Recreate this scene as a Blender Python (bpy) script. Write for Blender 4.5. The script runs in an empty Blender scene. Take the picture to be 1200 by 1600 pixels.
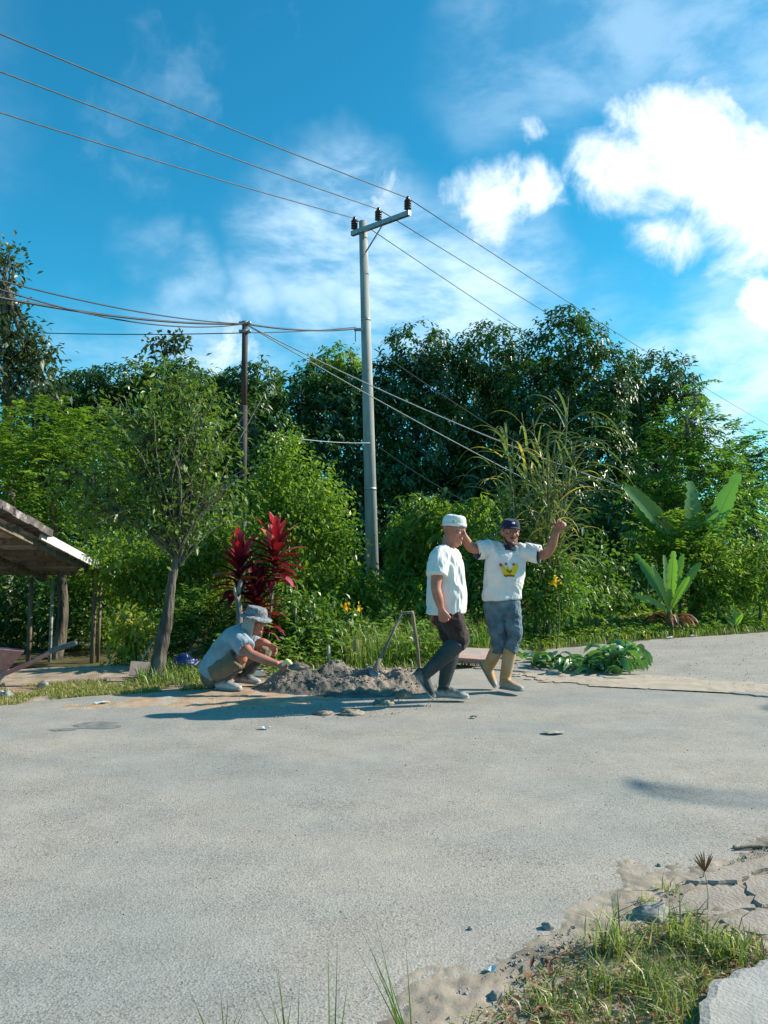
import bpy, bmesh, math, random
import numpy as np
from mathutils import Vector, Matrix
from mathutils.bvhtree import BVHTree

# ------------------------------------------------------------------ camera, sky, sun, exposure
SC = bpy.context.scene
COL = SC.collection
CAM_H = 1.31
PITCH = math.atan(0.05)
FPX = 1200.0                      # focal length in photograph pixels (1200 x 1600)
cam_d = bpy.data.cameras.new('camera')
cam_d.sensor_fit = 'HORIZONTAL'
cam_d.sensor_width = 36.0
cam_d.lens = 36.0
cam_d.clip_start = 0.05
cam_d.clip_end = 3000
cam = bpy.data.objects.new('camera', cam_d)
COL.objects.link(cam)
cam.location = (0, 0, CAM_H)
cam.rotation_euler = (math.radians(90) + PITCH, 0, 0)
SC.camera = cam

SUN_EL, SUN_AZ = math.radians(33), math.radians(78)     # azimuth from +Y (into the picture) towards +X (right)
S_DIR = Vector((math.cos(SUN_EL) * math.sin(SUN_AZ), math.cos(SUN_EL) * math.cos(SUN_AZ), math.sin(SUN_EL)))
sun_d = bpy.data.lights.new('sun', 'SUN')
sun_d.energy = 4.9
sun_d.angle = math.radians(0.53)
sun_d.color = (1.0, 0.90, 0.75)
sun = bpy.data.objects.new('sun', sun_d)
COL.objects.link(sun)
sun.location = (30, 10, 25)
sun.rotation_euler = S_DIR.to_track_quat('Z', 'Y').to_euler()

SC.view_settings.view_transform = 'Standard'
SC.view_settings.look = 'None'
SC.view_settings.gamma = 1.0
SC.view_settings.use_curve_mapping = False
SC.view_settings.exposure = 0.68
SC.render.engine = 'CYCLES'
SC.cycles.max_bounces = 6
SC.cycles.transmission_bounces = 4
SC.cycles.use_denoising = True

FWD = Vector((0, math.cos(PITCH), math.sin(PITCH)))
UPV = Vector((0, -math.sin(PITCH), math.cos(PITCH)))
def ray(px, py):
    return FWD + Vector((1, 0, 0)) * ((px - 600) / FPX) + UPV * ((800 - py) / FPX)
def P(px, py, d):
    """point seen at photograph pixel (px, py) at distance d into the picture"""
    r = ray(px, py)
    return Vector((0, 0, CAM_H)) + r * (d / r.y)
def G(px, py, z=0.0):
    r = ray(px, py)
    return Vector((0, 0, CAM_H)) + r * ((z - CAM_H) / r.z)

def build_world():
    w = bpy.data.worlds.new('World'); SC.world = w; w.use_nodes = True
    nt = w.node_tree; nt.nodes.clear(); L = nt.links.new
    def N(t, **k):
        n = nt.nodes.new(t)
        for a, b in k.items(): setattr(n, a, b)
        return n
    def setv(sock, v):
        if hasattr(v, 'is_output') or isinstance(v, bpy.types.NodeSocket): L(v, sock)
        else: sock.default_value = v
    def M(op, a, b=0.0, clamp=False):
        n = N('ShaderNodeMath', operation=op, use_clamp=clamp); setv(n.inputs[0], a); setv(n.inputs[1], b); return n.outputs[0]
    def smooth(v, a, b, lo=0.0, hi=1.0):
        n = N('ShaderNodeMapRange', interpolation_type='SMOOTHSTEP')
        setv(n.inputs['Value'], v); n.inputs['From Min'].default_value = a; n.inputs['From Max'].default_value = b
        n.inputs['To Min'].default_value = lo; n.inputs['To Max'].default_value = hi
        return n.outputs[0]
    sky = N('ShaderNodeTexSky', sky_type='NISHITA')
    sky.sun_disc = False; sky.sun_elevation = SUN_EL; sky.sun_rotation = SUN_AZ
    sky.air_density = 1.0; sky.dust_density = 0.6; sky.ozone_density = 2.0; sky.altitude = 50
    hs = N('ShaderNodeHueSaturation'); hs.inputs['Saturation'].default_value = 1.28; hs.inputs['Hue'].default_value = 0.482
    L(sky.outputs[0], hs.inputs['Color'])
    tint = N('ShaderNodeMix', data_type='RGBA', blend_type='MULTIPLY'); tint.inputs[0].default_value = 1.0
    L(hs.outputs[0], tint.inputs[6]); tint.inputs[7].default_value = (0.31, 1.08, 1.16, 1)
    tc = N('ShaderNodeTexCoord')
    D = tc.outputs['Generated']
    def noise(scale, detail, rough, vec=None, dist=0.0):
        n = N('ShaderNodeTexNoise'); n.inputs['Scale'].default_value = scale; n.inputs['Detail'].default_value = detail
        n.inputs['Roughness'].default_value = rough; n.inputs['Distortion'].default_value = dist
        L(vec or D, n.inputs['Vector']); return n
    def warp(vec, scale, amp, detail=4):
        n = noise(scale, detail, 0.6, vec)
        s = N('ShaderNodeVectorMath', operation='SUBTRACT'); L(n.outputs['Color'], s.inputs[0]); s.inputs[1].default_value = (.5, .5, .5)
        m = N('ShaderNodeVectorMath', operation='SCALE'); L(s.outputs[0], m.inputs[0]); m.inputs['Scale'].default_value = amp
        a = N('ShaderNodeVectorMath', operation='ADD'); L(vec, a.inputs[0]); L(m.outputs[0], a.inputs[1])
        return a.outputs[0]
    W1 = warp(warp(D, 5.0, 0.11, 3), 16.0, 0.045, 5)
    W2 = warp(D, 3.0, 0.22, 5)
    def blobs(vec, items, wide=1.3):
        acc = None
        for (px, py, r, al) in items:
            c = ray(px, py).normalized()
            dn = N('ShaderNodeVectorMath', operation='DISTANCE'); L(vec, dn.inputs[0]); dn.inputs[1].default_value = c
            v = smooth(dn.outputs['Value'], r / FPX * wide, r / FPX * 0.15, 0.0, al)
            acc = v if acc is None else M('MAXIMUM', acc, v)
        return acc
    thick = blobs(W1, [(1085, 245, 105, 1), (975, 275, 62, .9), (1165, 300, 115, 1), (1110, 165, 58, .9), (1065, 385, 62, .8),
                       (1210, 350, 62, 1), (785, 325, 56, .95), (855, 312, 40, .8), (1190, 472, 36, .95), (845, 225, 26, .55),
                       (1360, 250, 140, 1), (1480, 420, 110, .9), (-420, 300, 130, .9), (-520, 420, 160, .8), (1750, 560, 160, .9),
                       (640, 300, 45, .55), (360, 548, 75, .6)], 1.55)
    thin = blobs(W2, [(490, 390, 105, .75), (560, 330, 100, .8), (610, 440, 150, .85), (720, 450, 150, .85), (790, 430, 100, .7),
                      (250, 390, 50, .28), (310, 430, 55, .5), (400, 465, 55, .6), (470, 480, 65, .65),
                      (800, 110, 95, .30), (900, 90, 110, .34), (1010, 60, 120, .36), (1130, 70, 130, .42), (1200, 140, 120, .4),
                      (1060, 570, 100, .75), (1140, 600, 130, 1), (1220, 580, 160, 1), (1150, 670, 110, 1), (960, 520, 120, .28),
                      (330, 560, 120, .45), (180, 600, 120, .30), (-300, 120, 200, .4), (1700, 200, 300, .5)])
    fb = noise(13.0, 9, 0.62, D, 0.5).outputs['Fac']
    mps = N('ShaderNodeMapping'); mps.inputs['Rotation'].default_value = (0.0, 0.62, 0.0); mps.inputs['Scale'].default_value = (1.0, 1.0, 2.4); L(warp(D, 4.0, 0.06, 2), mps.inputs['Vector'])
    fb2 = noise(6.5, 11, 0.60, mps.outputs[0], 0.15).outputs['Fac']
    a1 = smooth(M('ADD', thick, M('MULTIPLY', M('MULTIPLY', M('SUBTRACT', fb, 0.5), 1.9), smooth(thick, 0.0, 0.35))), 0.08, 1.0)
    a2 = M('MULTIPLY', thin, smooth(fb2, 0.34, 0.66, 0.16, 1.12), True)
    # a thin scatter of the same clouds over the rest of the sky
    far = noise(2.2, 7, 0.6, W2).outputs['Fac']
    a3 = smooth(far, 0.62, 0.80, 0.0, 0.35)
    alpha = M('MAXIMUM', M('MAXIMUM', a1, a2), a3)
    ccol = N('ShaderNodeMix', data_type='RGBA'); L(a1, ccol.inputs[0])
    ccol.inputs[6].default_value = (5.2, 7.0, 8.6, 1); ccol.inputs[7].default_value = (8.2, 8.6, 8.6, 1)
    mix = N('ShaderNodeMix', data_type='RGBA'); L(alpha, mix.inputs[0]); L(tint.outputs[2], mix.inputs[6]); L(ccol.outputs[2], mix.inputs[7])
    bg = N('ShaderNodeBackground'); L(mix.outputs[2], bg.inputs['Color']); bg.inputs['Strength'].default_value = 0.1
    out = N('ShaderNodeOutputWorld'); L(bg.outputs[0], out.inputs['Surface'])
build_world()

# ------------------------------------------------------------------ helpers
RNG = np.random.default_rng(7)
def tag(o, label=None, cat=None, group=None, kind=None):
    if label: o['label'] = label
    if cat: o['category'] = cat
    if group: o['group'] = group
    if kind: o['kind'] = kind
    return o
def empty(name, loc, label, cat, group=None):
    o = bpy.data.objects.new(name, None); COL.objects.link(o); o.location = loc; o.empty_display_size = 0.2
    return tag(o, label, cat, group)
def link(name, me, mat, parent=None):
    o = bpy.data.objects.new(name, me); COL.objects.link(o)
    if mat is not None and not me.materials: me.materials.append(mat)
    if parent is not None: o.parent = parent
    return o
def mesh(name, V, F, mat=None, parent=None, smooth=False, off=None, attr=None):
    """V (n,3) array, F list of faces or (m,k) int array; attr: per-face float 'v'"""
    V = np.asarray(V, dtype=np.float32)
    if off is not None: V = V - np.asarray(off, dtype=np.float32)
    me = bpy.data.meshes.new(name)
    if isinstance(F, np.ndarray):
        m, k = F.shape
        me.vertices.add(len(V)); me.vertices.foreach_set('co', V.ravel())
        me.loops.add(m * k); me.loops.foreach_set('vertex_index', F.astype(np.int32).ravel())
        me.polygons.add(m); me.polygons.foreach_set('loop_start', np.arange(0, m * k, k, dtype=np.int32))
        me.update(calc_edges=True)
    else:
        me.from_pydata([tuple(map(float, v)) for v in V], [], [tuple(map(int, f)) for f in F])
    if smooth: me.polygons.foreach_set('use_smooth', np.ones(len(me.polygons), dtype=bool))
    if attr is not None:
        a = me.attributes.new('v', 'FLOAT', 'FACE'); a.data.foreach_set('value', np.asarray(attr, dtype=np.float32))
    me.update()
    return link(name, me, mat, parent)
def norm(a):
    return a / np.maximum(np.linalg.norm(a, axis=-1, keepdims=True), 1e-9)
def _h(ix, iy, iz, s):
    n = (ix * 374761393 + iy * 668265263 + iz * 2147483647 + s * 1274126177) & 0xFFFFFFFF
    n = ((n ^ (n >> 13)) * 1274126177) & 0xFFFFFFFF
    return ((n ^ (n >> 16)) & 0xFFFF) / 65535.0
def vnoise(X, s=0):
    X = np.asarray(X, dtype=np.float64); I = np.floor(X).astype(np.int64); f = X - I; u = f * f * (3 - 2 * f); r = 0
    for dx in (0, 1):
        for dy in (0, 1):
            for dz in (0, 1):
                w = (u[:, 0] if dx else 1 - u[:, 0]) * (u[:, 1] if dy else 1 - u[:, 1]) * (u[:, 2] if dz else 1 - u[:, 2])
                r = r + w * _h(I[:, 0] + dx, I[:, 1] + dy, I[:, 2] + dz, s)
    return r
def fbm(X, o=4, s=0):
    X = np.asarray(X, dtype=np.float64); r = 0; a = 0.5
    for i in range(o): r = r + a * vnoise(X * 2 ** i + 17.3 * i, s + i); a *= 0.5
    return r
def sst(x, a, b):
    t = np.clip((x - a) / (b - a), 0, 1); return t * t * (3 - 2 * t)

def ground_z(x, y):
    """terrain height: flat by the road, falling away behind the left verge"""
    x = np.asarray(x, dtype=np.float64); y = np.asarray(y, dtype=np.float64)
    return -0.42 * sst(-x, 2.0, 4.2) * sst(y, 8.3, 11.5)
def gz(x, y): return float(ground_z(np.array([x]), np.array([y]))[0])

class Geo:
    """collects pieces into one mesh"""
    def __init__(s): s.V = []; s.F = []; s.n = 0
    def add(s, V, F):
        V = [tuple(v) for v in V]; s.V += V; s.F += [tuple(i + s.n for i in f) for f in F]; s.n += len(V); return s
    def box(s, c, h, R=None):
        c = Vector(c); v = []
        for x in (-1, 1):
            for y in (-1, 1):
                for z in (-1, 1):
                    p = Vector((x * h[0], y * h[1], z * h[2])); p = (R @ p) if R is not None else p
                    v.append(c + p)
        return s.add(v, [(0, 1, 3, 2), (4, 6, 7, 5), (0, 4, 5, 1), (2, 3, 7, 6), (0, 2, 6, 4), (1, 5, 7, 3)])
    def loft(s, pts, ra, rb=None, ref=None, n=12, cap='round', sub=1, exp=2.0):
        v, f = loft(pts, ra, rb, ref, n, cap, sub, exp); return s.add(v, f)
    def ball(s, c, r, R=None, n=12, m=8):
        v = []; f = []; c = Vector(c); r = (r, r, r) if not hasattr(r, '__len__') else r
        for j in range(1, m):
            t = math.pi * j / m
            for i in range(n):
                a = 2 * math.pi * i / n
                p = Vector((r[0] * math.sin(t) * math.cos(a), r[1] * math.sin(t) * math.sin(a), r[2] * math.cos(t)))
                v.append(c + ((R @ p) if R is not None else p))
        t0 = Vector((0, 0, r[2])); b0 = -t0
        if R is not None: t0 = R @ t0; b0 = R @ b0
        v += [c + t0, c + b0]; T = len(v) - 2; B = T + 1
        for i in range(n):
            k = (i + 1) % n
            f.append((T, i, k)); f.append((B, (m - 2) * n + k, (m - 2) * n + i))
            for j in range(m - 2): f.append((j * n + i, (j + 1) * n + i, (j + 1) * n + k, j * n + k))
        return s.add(v, f)
    def obj(s, name, mat, parent=None, smooth=True, off=None):
        V = np.array(s.V, dtype=np.float32)
        return mesh(name, V, s.F, mat, parent, smooth, off)

def crom(a, k):
    """catmull-rom resample of a list of equal-length tuples"""
    a = np.array(a, dtype=float); n = len(a)
    if k <= 1 or n < 3: return a
    out = []
    for i in range(n - 1):
        p0 = a[max(i - 1, 0)]; p1 = a[i]; p2 = a[i + 1]; p3 = a[min(i + 2, n - 1)]
        for j in range(k):
            t = j / k
            out.append(0.5 * (2 * p1 + (p2 - p0) * t + (2 * p0 - 5 * p1 + 4 * p2 - p3) * t * t + (3 * p1 - p0 - 3 * p2 + p3) * t ** 3))
    out.append(a[-1]); return np.array(out)
def loft(pts, ra, rb=None, ref=None, n=12, cap='round', sub=1, exp=2.0):
    pts = [tuple(p) for p in pts]; m = len(pts)
    ra = [ra] * m if not hasattr(ra, '__len__') else list(ra)
    rb = ra if rb is None else ([rb] * m if not hasattr(rb, '__len__') else list(rb))
    A = crom([(*p, a, b) for p, a, b in zip(pts, ra, rb)], sub); m = len(A)
    C = A[:, :3]; ra = np.maximum(A[:, 3], 1e-4); rb = np.maximum(A[:, 4], 1e-4)
    T = np.zeros_like(C); T[1:-1] = C[2:] - C[:-2]; T[0] = C[1] - C[0]; T[-1] = C[-1] - C[-2]; T = norm(T)
    if cap == 'round':
        e0 = []; r0 = []
        for q in (0.97, 0.75, 0.4): pass
        ex = [(0.35, .93), (0.7, .7), (0.95, .3)]
        k0 = min(ra[0], rb[0]); k1 = min(ra[-1], rb[-1])
        C = np.vstack([[C[0] - T[0] * k0 * e for e, _ in ex[::-1]], C, [C[-1] + T[-1] * k1 * e for e, _ in ex]])
        ra = np.concatenate([[ra[0] * q for _, q in ex[::-1]], ra, [ra[-1] * q for _, q in ex]])
        rb = np.concatenate([[rb[0] * q for _, q in ex[::-1]], rb, [rb[-1] * q for _, q in ex]])
        T = np.vstack([[T[0]] * 3, T, [T[-1]] * 3]); m += 6
    ref = np.array(ref if ref is not None else ((1, 0, 0) if abs(T[0][0]) < 0.8 else (0, 1, 0)), dtype=float)
    V = []; prev = ref
    for i in range(m):
        a = prev - T[i] * prev.dot(T[i]); a /= max(np.linalg.norm(a), 1e-6); b = np.cross(T[i], a); prev = a
        for j in range(n):
            th = 2 * math.pi * j / n; c, s_ = math.cos(th), math.sin(th)
            if exp != 2.0:
                c = math.copysign(abs(c) ** (2 / exp), c); s_ = math.copysign(abs(s_) ** (2 / exp), s_)
            V.append(C[i] + a * ra[i] * c + b * rb[i] * s_)
    F = [(i * n + j, i * n + (j + 1) % n, (i + 1) * n + (j + 1) % n, (i + 1) * n + j) for i in range(m - 1) for j in range(n)]
    F += [tuple(reversed(range(n))), tuple(range((m - 1) * n, m * n))]
    return V, F

# ------------------------------------------------------------------ materials
MATS = {}
def material(name):
    m = bpy.data.materials.new(name); m.use_nodes = True; nt = m.node_tree; nt.nodes.clear()
    out = nt.nodes.new('ShaderNodeOutputMaterial'); MATS[name] = m
    def N(t, **k):
        n = nt.nodes.new(t)
        for a, b in k.items(): setattr(n, a, b)
        return n
    return m, nt, N, out
def c4(c): return (c[0], c[1], c[2], 1.0)
def leaf_mat(name, c1, c2, c3=None, trans=0.35, rough=0.42, gloss=0.05, rare=0.93):
    m, nt, N, out = material(name); L = nt.links.new
    at = N('ShaderNodeAttribute', attribute_name='v')
    tc = N('ShaderNodeTexCoord'); no = N('ShaderNodeTexNoise'); no.inputs['Scale'].default_value = 1.3; no.inputs['Detail'].default_value = 2
    L(tc.outputs['Object'], no.inputs['Vector'])
    ad = N('ShaderNodeMath', operation='MULTIPLY_ADD'); L(no.outputs['Fac'], ad.inputs[0]); ad.inputs[1].default_value = 0.5; L(at.outputs['Fac'], ad.inputs[2])
    sb = N('ShaderNodeMath', operation='SUBTRACT'); L(ad.outputs[0], sb.inputs[0]); sb.inputs[1].default_value = 0.25
    cr = N('ShaderNodeValToRGB'); L(sb.outputs[0], cr.inputs[0])
    cr.color_ramp.elements[0].position = 0.05; cr.color_ramp.elements[0].color = c4(c1)
    cr.color_ramp.elements[1].position = 0.85; cr.color_ramp.elements[1].color = c4(c2)
    if c3 is not None:
        e = cr.color_ramp.elements.new(rare); e.color = c4(c2); e = cr.color_ramp.elements.new(min(rare + .04, 1)); e.color = c4(c3)
    di = N('ShaderNodeBsdfDiffuse'); L(cr.outputs[0], di.inputs['Color'])
    tr = N('ShaderNodeBsdfTranslucent')
    br = N('ShaderNodeMix', data_type='RGBA', blend_type='MULTIPLY'); br.inputs[0].default_value = 1
    L(cr.outputs[0], br.inputs[6]); br.inputs[7].default_value = (1.5, 1.6, 0.7, 1); L(br.outputs[2], tr.inputs['Color'])
    mx = N('ShaderNodeMixShader'); mx.inputs[0].default_value = trans; L(di.outputs[0], mx.inputs[1]); L(tr.outputs[0], mx.inputs[2])
    gl = N('ShaderNodeBsdfGlossy'); gl.inputs['Roughness'].default_value = rough; gl.inputs['Color'].default_value = (1, 1, 1, 1)
    m2 = N('ShaderNodeMixShader'); m2.inputs[0].default_value = gloss; L(mx.outputs[0], m2.inputs[1]); L(gl.outputs[0], m2.inputs[2])
    L(m2.outputs[0], out.inputs['Surface']); return m
def surf_mat(name, c1, c2, scale=6.0, rough=0.85, bump=0.3, bscale=None, detail=6, c3=None, p3=(0.6, 0.7), s3=2.0, metal=0.0,
             stretch=(1, 1, 1), bdist=0.01, spec=0.5, lo=0.35, hi=0.65, mud=None):
    """two-colour noise surface, an optional third colour in patches, and fine relief"""
    m, nt, N, out = material(name); L = nt.links.new
    b = N('ShaderNodeBsdfPrincipled'); b.inputs['Roughness'].default_value = rough; b.inputs['Metallic'].default_value = metal
    b.inputs['Specular IOR Level'].default_value = spec
    tc = N('ShaderNodeTexCoord'); mp = N('ShaderNodeMapping'); mp.inputs['Scale'].default_value = stretch
    L(tc.outputs['Object'], mp.inputs['Vector'])
    no = N('ShaderNodeTexNoise'); no.inputs['Scale'].default_value = scale; no.inputs['Detail'].default_value = detail; no.inputs['Roughness'].default_value = 0.6
    L(mp.outputs[0], no.inputs['Vector'])
    cr = N('ShaderNodeValToRGB'); L(no.outputs['Fac'], cr.inputs[0])
    cr.color_ramp.elements[0].position = lo; cr.color_ramp.elements[0].color = c4(c1)
    cr.color_ramp.elements[1].position = hi; cr.color_ramp.elements[1].color = c4(c2)
    col = cr.outputs[0]
    if c3 is not None:
        n3 = N('ShaderNodeTexNoise'); n3.inputs['Scale'].default_value = s3; n3.inputs['Detail'].default_value = 5; L(mp.outputs[0], n3.inputs['Vector'])
        mr = N('ShaderNodeMapRange'); mr.inputs['From Min'].default_value = p3[0]; mr.inputs['From Max'].default_value = p3[1]; L(n3.outputs['Fac'], mr.inputs['Value'])
        mx = N('ShaderNodeMix', data_type='RGBA'); L(mr.outputs[0], mx.inputs[0]); L(col, mx.inputs[6]); mx.inputs[7].default_value = c4(c3); col = mx.outputs[2]
    if mud is not None:      # dried mud splashed up from the ground
        sx = N('ShaderNodeSeparateXYZ'); L(tc.outputs['Object'], sx.inputs[0])
        nm = N('ShaderNodeTexNoise'); nm.inputs['Scale'].default_value = 16; nm.inputs['Detail'].default_value = 5; L(tc.outputs['Object'], nm.inputs['Vector'])
        ma = N('ShaderNodeMath', operation='MULTIPLY_ADD'); L(nm.outputs['Fac'], ma.inputs[0]); ma.inputs[1].default_value = -0.12; L(sx.outputs['Z'], ma.inputs[2])
        mr2 = N('ShaderNodeMapRange'); L(ma.outputs[0], mr2.inputs['Value']); mr2.inputs['From Min'].default_value = 0.045; mr2.inputs['From Max'].default_value = 0.0
        mz = N('ShaderNodeMix', data_type='RGBA'); L(mr2.outputs[0], mz.inputs[0]); L(col, mz.inputs[6]); mz.inputs[7].default_value = c4(mud); col = mz.outputs[2]
    L(col, b.inputs['Base Color'])
    if bump:
        nb = N('ShaderNodeTexNoise'); nb.inputs['Scale'].default_value = bscale or scale * 4; nb.inputs['Detail'].default_value = 6; L(mp.outputs[0], nb.inputs['Vector'])
        bp = N('ShaderNodeBump'); bp.inputs['Strength'].default_value = bump; bp.inputs['Distance'].default_value = bdist
        L(nb.outputs['Fac'], bp.inputs['Height']); L(bp.outputs[0], b.inputs['Normal'])
    L(b.outputs[0], out.inputs['Surface']); return m

def road_mat(name, base, sand, dark, sand_lo, sand_hi, sscale=0.7, pore=125.0, porecut=0.16):
    """worn asphalt: stone speckle, dark pores, dust in patches and along wheel tracks"""
    m, nt, N, out = material(name); L = nt.links.new
    b = N('ShaderNodeBsdfPrincipled'); b.inputs['Roughness'].default_value = 0.9; b.inputs['Specular IOR Level'].default_value = 0.25
    tc = N('ShaderNodeTexCoord'); O = tc.outputs['Object']
    def noise(s, d=5, r=0.6, vec=None):
        n = N('ShaderNodeTexNoise'); n.inputs['Scale'].default_value = s; n.inputs['Detail'].default_value = d; n.inputs['Roughness'].default_value = r
        L(vec or O, n.inputs['Vector']); return n.outputs['Fac']
    def mr(v, a, b_, lo=0.0, hi=1.0):
        n = N('ShaderNodeMapRange'); n.inputs['From Min'].default_value = a; n.inputs['From Max'].default_value = b_
        n.inputs['To Min'].default_value = lo; n.inputs['To Max'].default_value = hi; L(v, n.inputs['Value']); return n.outputs[0]
    def mix(f, a, c, bt='MIX'):
        n = N('ShaderNodeMix', data_type='RGBA', blend_type=bt)
        if isinstance(f, float): n.inputs[0].default_value = f
        else: L(f, n.inputs[0])
        for i, q in ((6, a), (7, c)):
            if isinstance(q, tuple): n.inputs[i].default_value = c4(q)
            else: L(q, n.inputs[i])
        return n.outputs[2]
    mp = N('ShaderNodeMapping'); mp.inputs['Rotation'].default_value = (0, 0, math.radians(-22)); mp.inputs['Scale'].default_value = (0.22, 1.0, 1.0); L(O, mp.inputs['Vector'])
    track = noise(1.1, 5, 0.55, mp.outputs[0])
    big = noise(sscale, 6, 0.62)
    col = mix(mr(big, sand_lo, sand_hi), base, sand)
    col = mix(mr(track, 0.45, 0.66, 0.0, 0.85), col, sand)
    g = mr(noise(3.2, 8, 0.68), 0.3, 0.7, 0.88, 1.10)
    gc = N('ShaderNodeCombineColor'); [L(g, gc.inputs[i]) for i in range(3)]
    col = mix(1.0, col, gc.outputs[0], 'MULTIPLY')
    vo = N('ShaderNodeTexVoronoi'); vo.inputs['Scale'].default_value = pore; L(O, vo.inputs['Vector'])
    sep = N('ShaderNodeSeparateColor'); L(vo.outputs['Color'], sep.inputs[0])
    st = mr(sep.outputs[0], 0.0, 1.0, 0.86, 1.12)
    sc_ = N('ShaderNodeCombineColor'); [L(st, sc_.inputs[i]) for i in range(3)]
    col = mix(1.0, col, sc_.outputs[0], 'MULTIPLY')
    fine = noise(pore * 1.6, 3, 0.7)
    dens = mr(noise(1.7, 4), 0.35, 0.65, 0.0, 0.12)
    thr = N('ShaderNodeMath', operation='ADD'); L(dens, thr.inputs[0]); thr.inputs[1].default_value = 0.345
    cmp_ = N('ShaderNodeMath', operation='SUBTRACT'); L(thr.outputs[0], cmp_.inputs[0]); L(noise(pore * 1.05, 2, 0.5), cmp_.inputs[1])
    pm = mr(cmp_.outputs[0], 0.0, 0.03, 0.0, 0.55)
    col = mix(pm, col, dark)
    L(col, b.inputs['Base Color'])
    h = N('ShaderNodeMath', operation='MULTIPLY_ADD'); L(fine, h.inputs[0]); h.inputs[1].default_value = 0.6; L(vo.outputs['Distance'], h.inputs[2])
    h2 = N('ShaderNodeMath', operation='SUBTRACT'); L(h.outputs[0], h2.inputs[0]); L(pm, h2.inputs[1])
    bp = N('ShaderNodeBump'); bp.inputs['Strength'].default_value = 0.4; bp.inputs['Distance'].default_value = 0.004
    L(h2.outputs[0], bp.inputs['Height']); L(bp.outputs[0], b.inputs['Normal'])
    L(b.outputs[0], out.inputs['Surface']); return m

def cloth_mat(name, col, var=0.12, rough=0.9, scale=9.0, wear=None, weave=420.0, check=None, grime=None):
    m, nt, N, out = material(name); L = nt.links.new
    b = N('ShaderNodeBsdfPrincipled'); b.inputs['Roughness'].default_value = rough; b.inputs['Specular IOR Level'].default_value = 0.2
    b.inputs['Sheen Weight'].default_value = 0.15
    tc = N('ShaderNodeTexCoord'); O = tc.outputs['Object']
    no = N('ShaderNodeTexNoise'); no.inputs['Scale'].default_value = scale; no.inputs['Detail'].default_value = 6; L(O, no.inputs['Vector'])
    cr = N('ShaderNodeValToRGB'); L(no.outputs['Fac'], cr.inputs[0])
    w = wear or tuple(min(1, c * (1 + var)) for c in col)
    cr.color_ramp.elements[0].position = 0.35; cr.color_ramp.elements[0].color = c4(tuple(c * (1 - var) for c in col))
    cr.color_ramp.elements[1].position = 0.68; cr.color_ramp.elements[1].color = c4(w)
    c = cr.outputs[0]
    if check:
        ck = N('ShaderNodeTexChecker'); ck.inputs['Scale'].default_value = check[0]; L(O, ck.inputs['Vector'])
        mx = N('ShaderNodeMix', data_type='RGBA'); L(ck.outputs['Fac'], mx.inputs[0]); L(c, mx.inputs[6]); mx.inputs[7].default_value = c4(check[1]); c = mx.outputs[2]
    if grime:
        n3 = N('ShaderNodeTexNoise'); n3.inputs['Scale'].default_value = 5; n3.inputs['Detail'].default_value = 7; L(O, n3.inputs['Vector'])
        mr = N('ShaderNodeMapRange'); mr.inputs['From Min'].default_value = 0.5; mr.inputs['From Max'].default_value = 0.72; L(n3.outputs['Fac'], mr.inputs['Value'])
        mx = N('ShaderNodeMix', data_type='RGBA'); L(mr.outputs[0], mx.inputs[0]); L(c, mx.inputs[6]); mx.inputs[7].default_value = c4(grime); c = mx.outputs[2]
    L(c, b.inputs['Base Color'])
    nb = N('ShaderNodeTexNoise'); nb.inputs['Scale'].default_value = 26; nb.inputs['Detail'].default_value = 4; L(O, nb.inputs['Vector'])
    bp = N('ShaderNodeBump'); bp.inputs['Strength'].default_value = 0.4; bp.inputs['Distance'].default_value = 0.006
    mf = N('ShaderNodeMapping'); mf.inputs['Rotation'].default_value = (0.35, 0.5, 0.3); mf.inputs['Scale'].default_value = (1.0, 1.0, 0.24); L(O, mf.inputs['Vector'])
    nf = N('ShaderNodeTexNoise'); nf.inputs['Scale'].default_value = 10; nf.inputs['Detail'].default_value = 2; nf.inputs['Distortion'].default_value = 1.2; L(mf.outputs[0], nf.inputs['Vector'])
    b2 = N('ShaderNodeBump'); b2.inputs['Strength'].default_value = 0.75; b2.inputs['Distance'].default_value = 0.022
    L(nf.outputs['Fac'], b2.inputs['Height']); L(b2.outputs[0], bp.inputs['Normal'])
    L(nb.outputs['Fac'], bp.inputs['Height']); L(bp.outputs[0], b.inputs['Normal'])
    L(b.outputs[0], out.inputs['Surface']); return m
def skin_mat(name, c1, c2):
    m, nt, N, out = material(name); L = nt.links.new
    b = N('ShaderNodeBsdfPrincipled'); b.inputs['Roughness'].default_value = 0.48; b.inputs['Specular IOR Level'].default_value = 0.45
    b.inputs['Subsurface Weight'].default_value = 0.12; b.inputs['Subsurface Radius'].default_value = (0.02, 0.008, 0.004)
    b.inputs['Subsurface Scale'].default_value = 0.4
    tc = N('ShaderNodeTexCoord'); no = N('ShaderNodeTexNoise'); no.inputs['Scale'].default_value = 14; no.inputs['Detail'].default_value = 5
    L(tc.outputs['Object'], no.inputs['Vector'])
    cr = N('ShaderNodeValToRGB'); L(no.outputs['Fac'], cr.inputs[0])
    cr.color_ramp.elements[0].position = 0.35; cr.color_ramp.elements[0].color = c4(c1)
    cr.color_ramp.elements[1].position = 0.68; cr.color_ramp.elements[1].color = c4(c2)
    L(cr.outputs[0], b.inputs['Base Color'])
    bp = N('ShaderNodeBump'); bp.inputs['Strength'].default_value = 0.15; bp.inputs['Distance'].default_value = 0.003
    L(no.outputs['Fac'], bp.inputs['Height']); L(bp.outputs[0], b.inputs['Normal'])
    L(b.outputs[0], out.inputs['Surface']); return m

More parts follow.
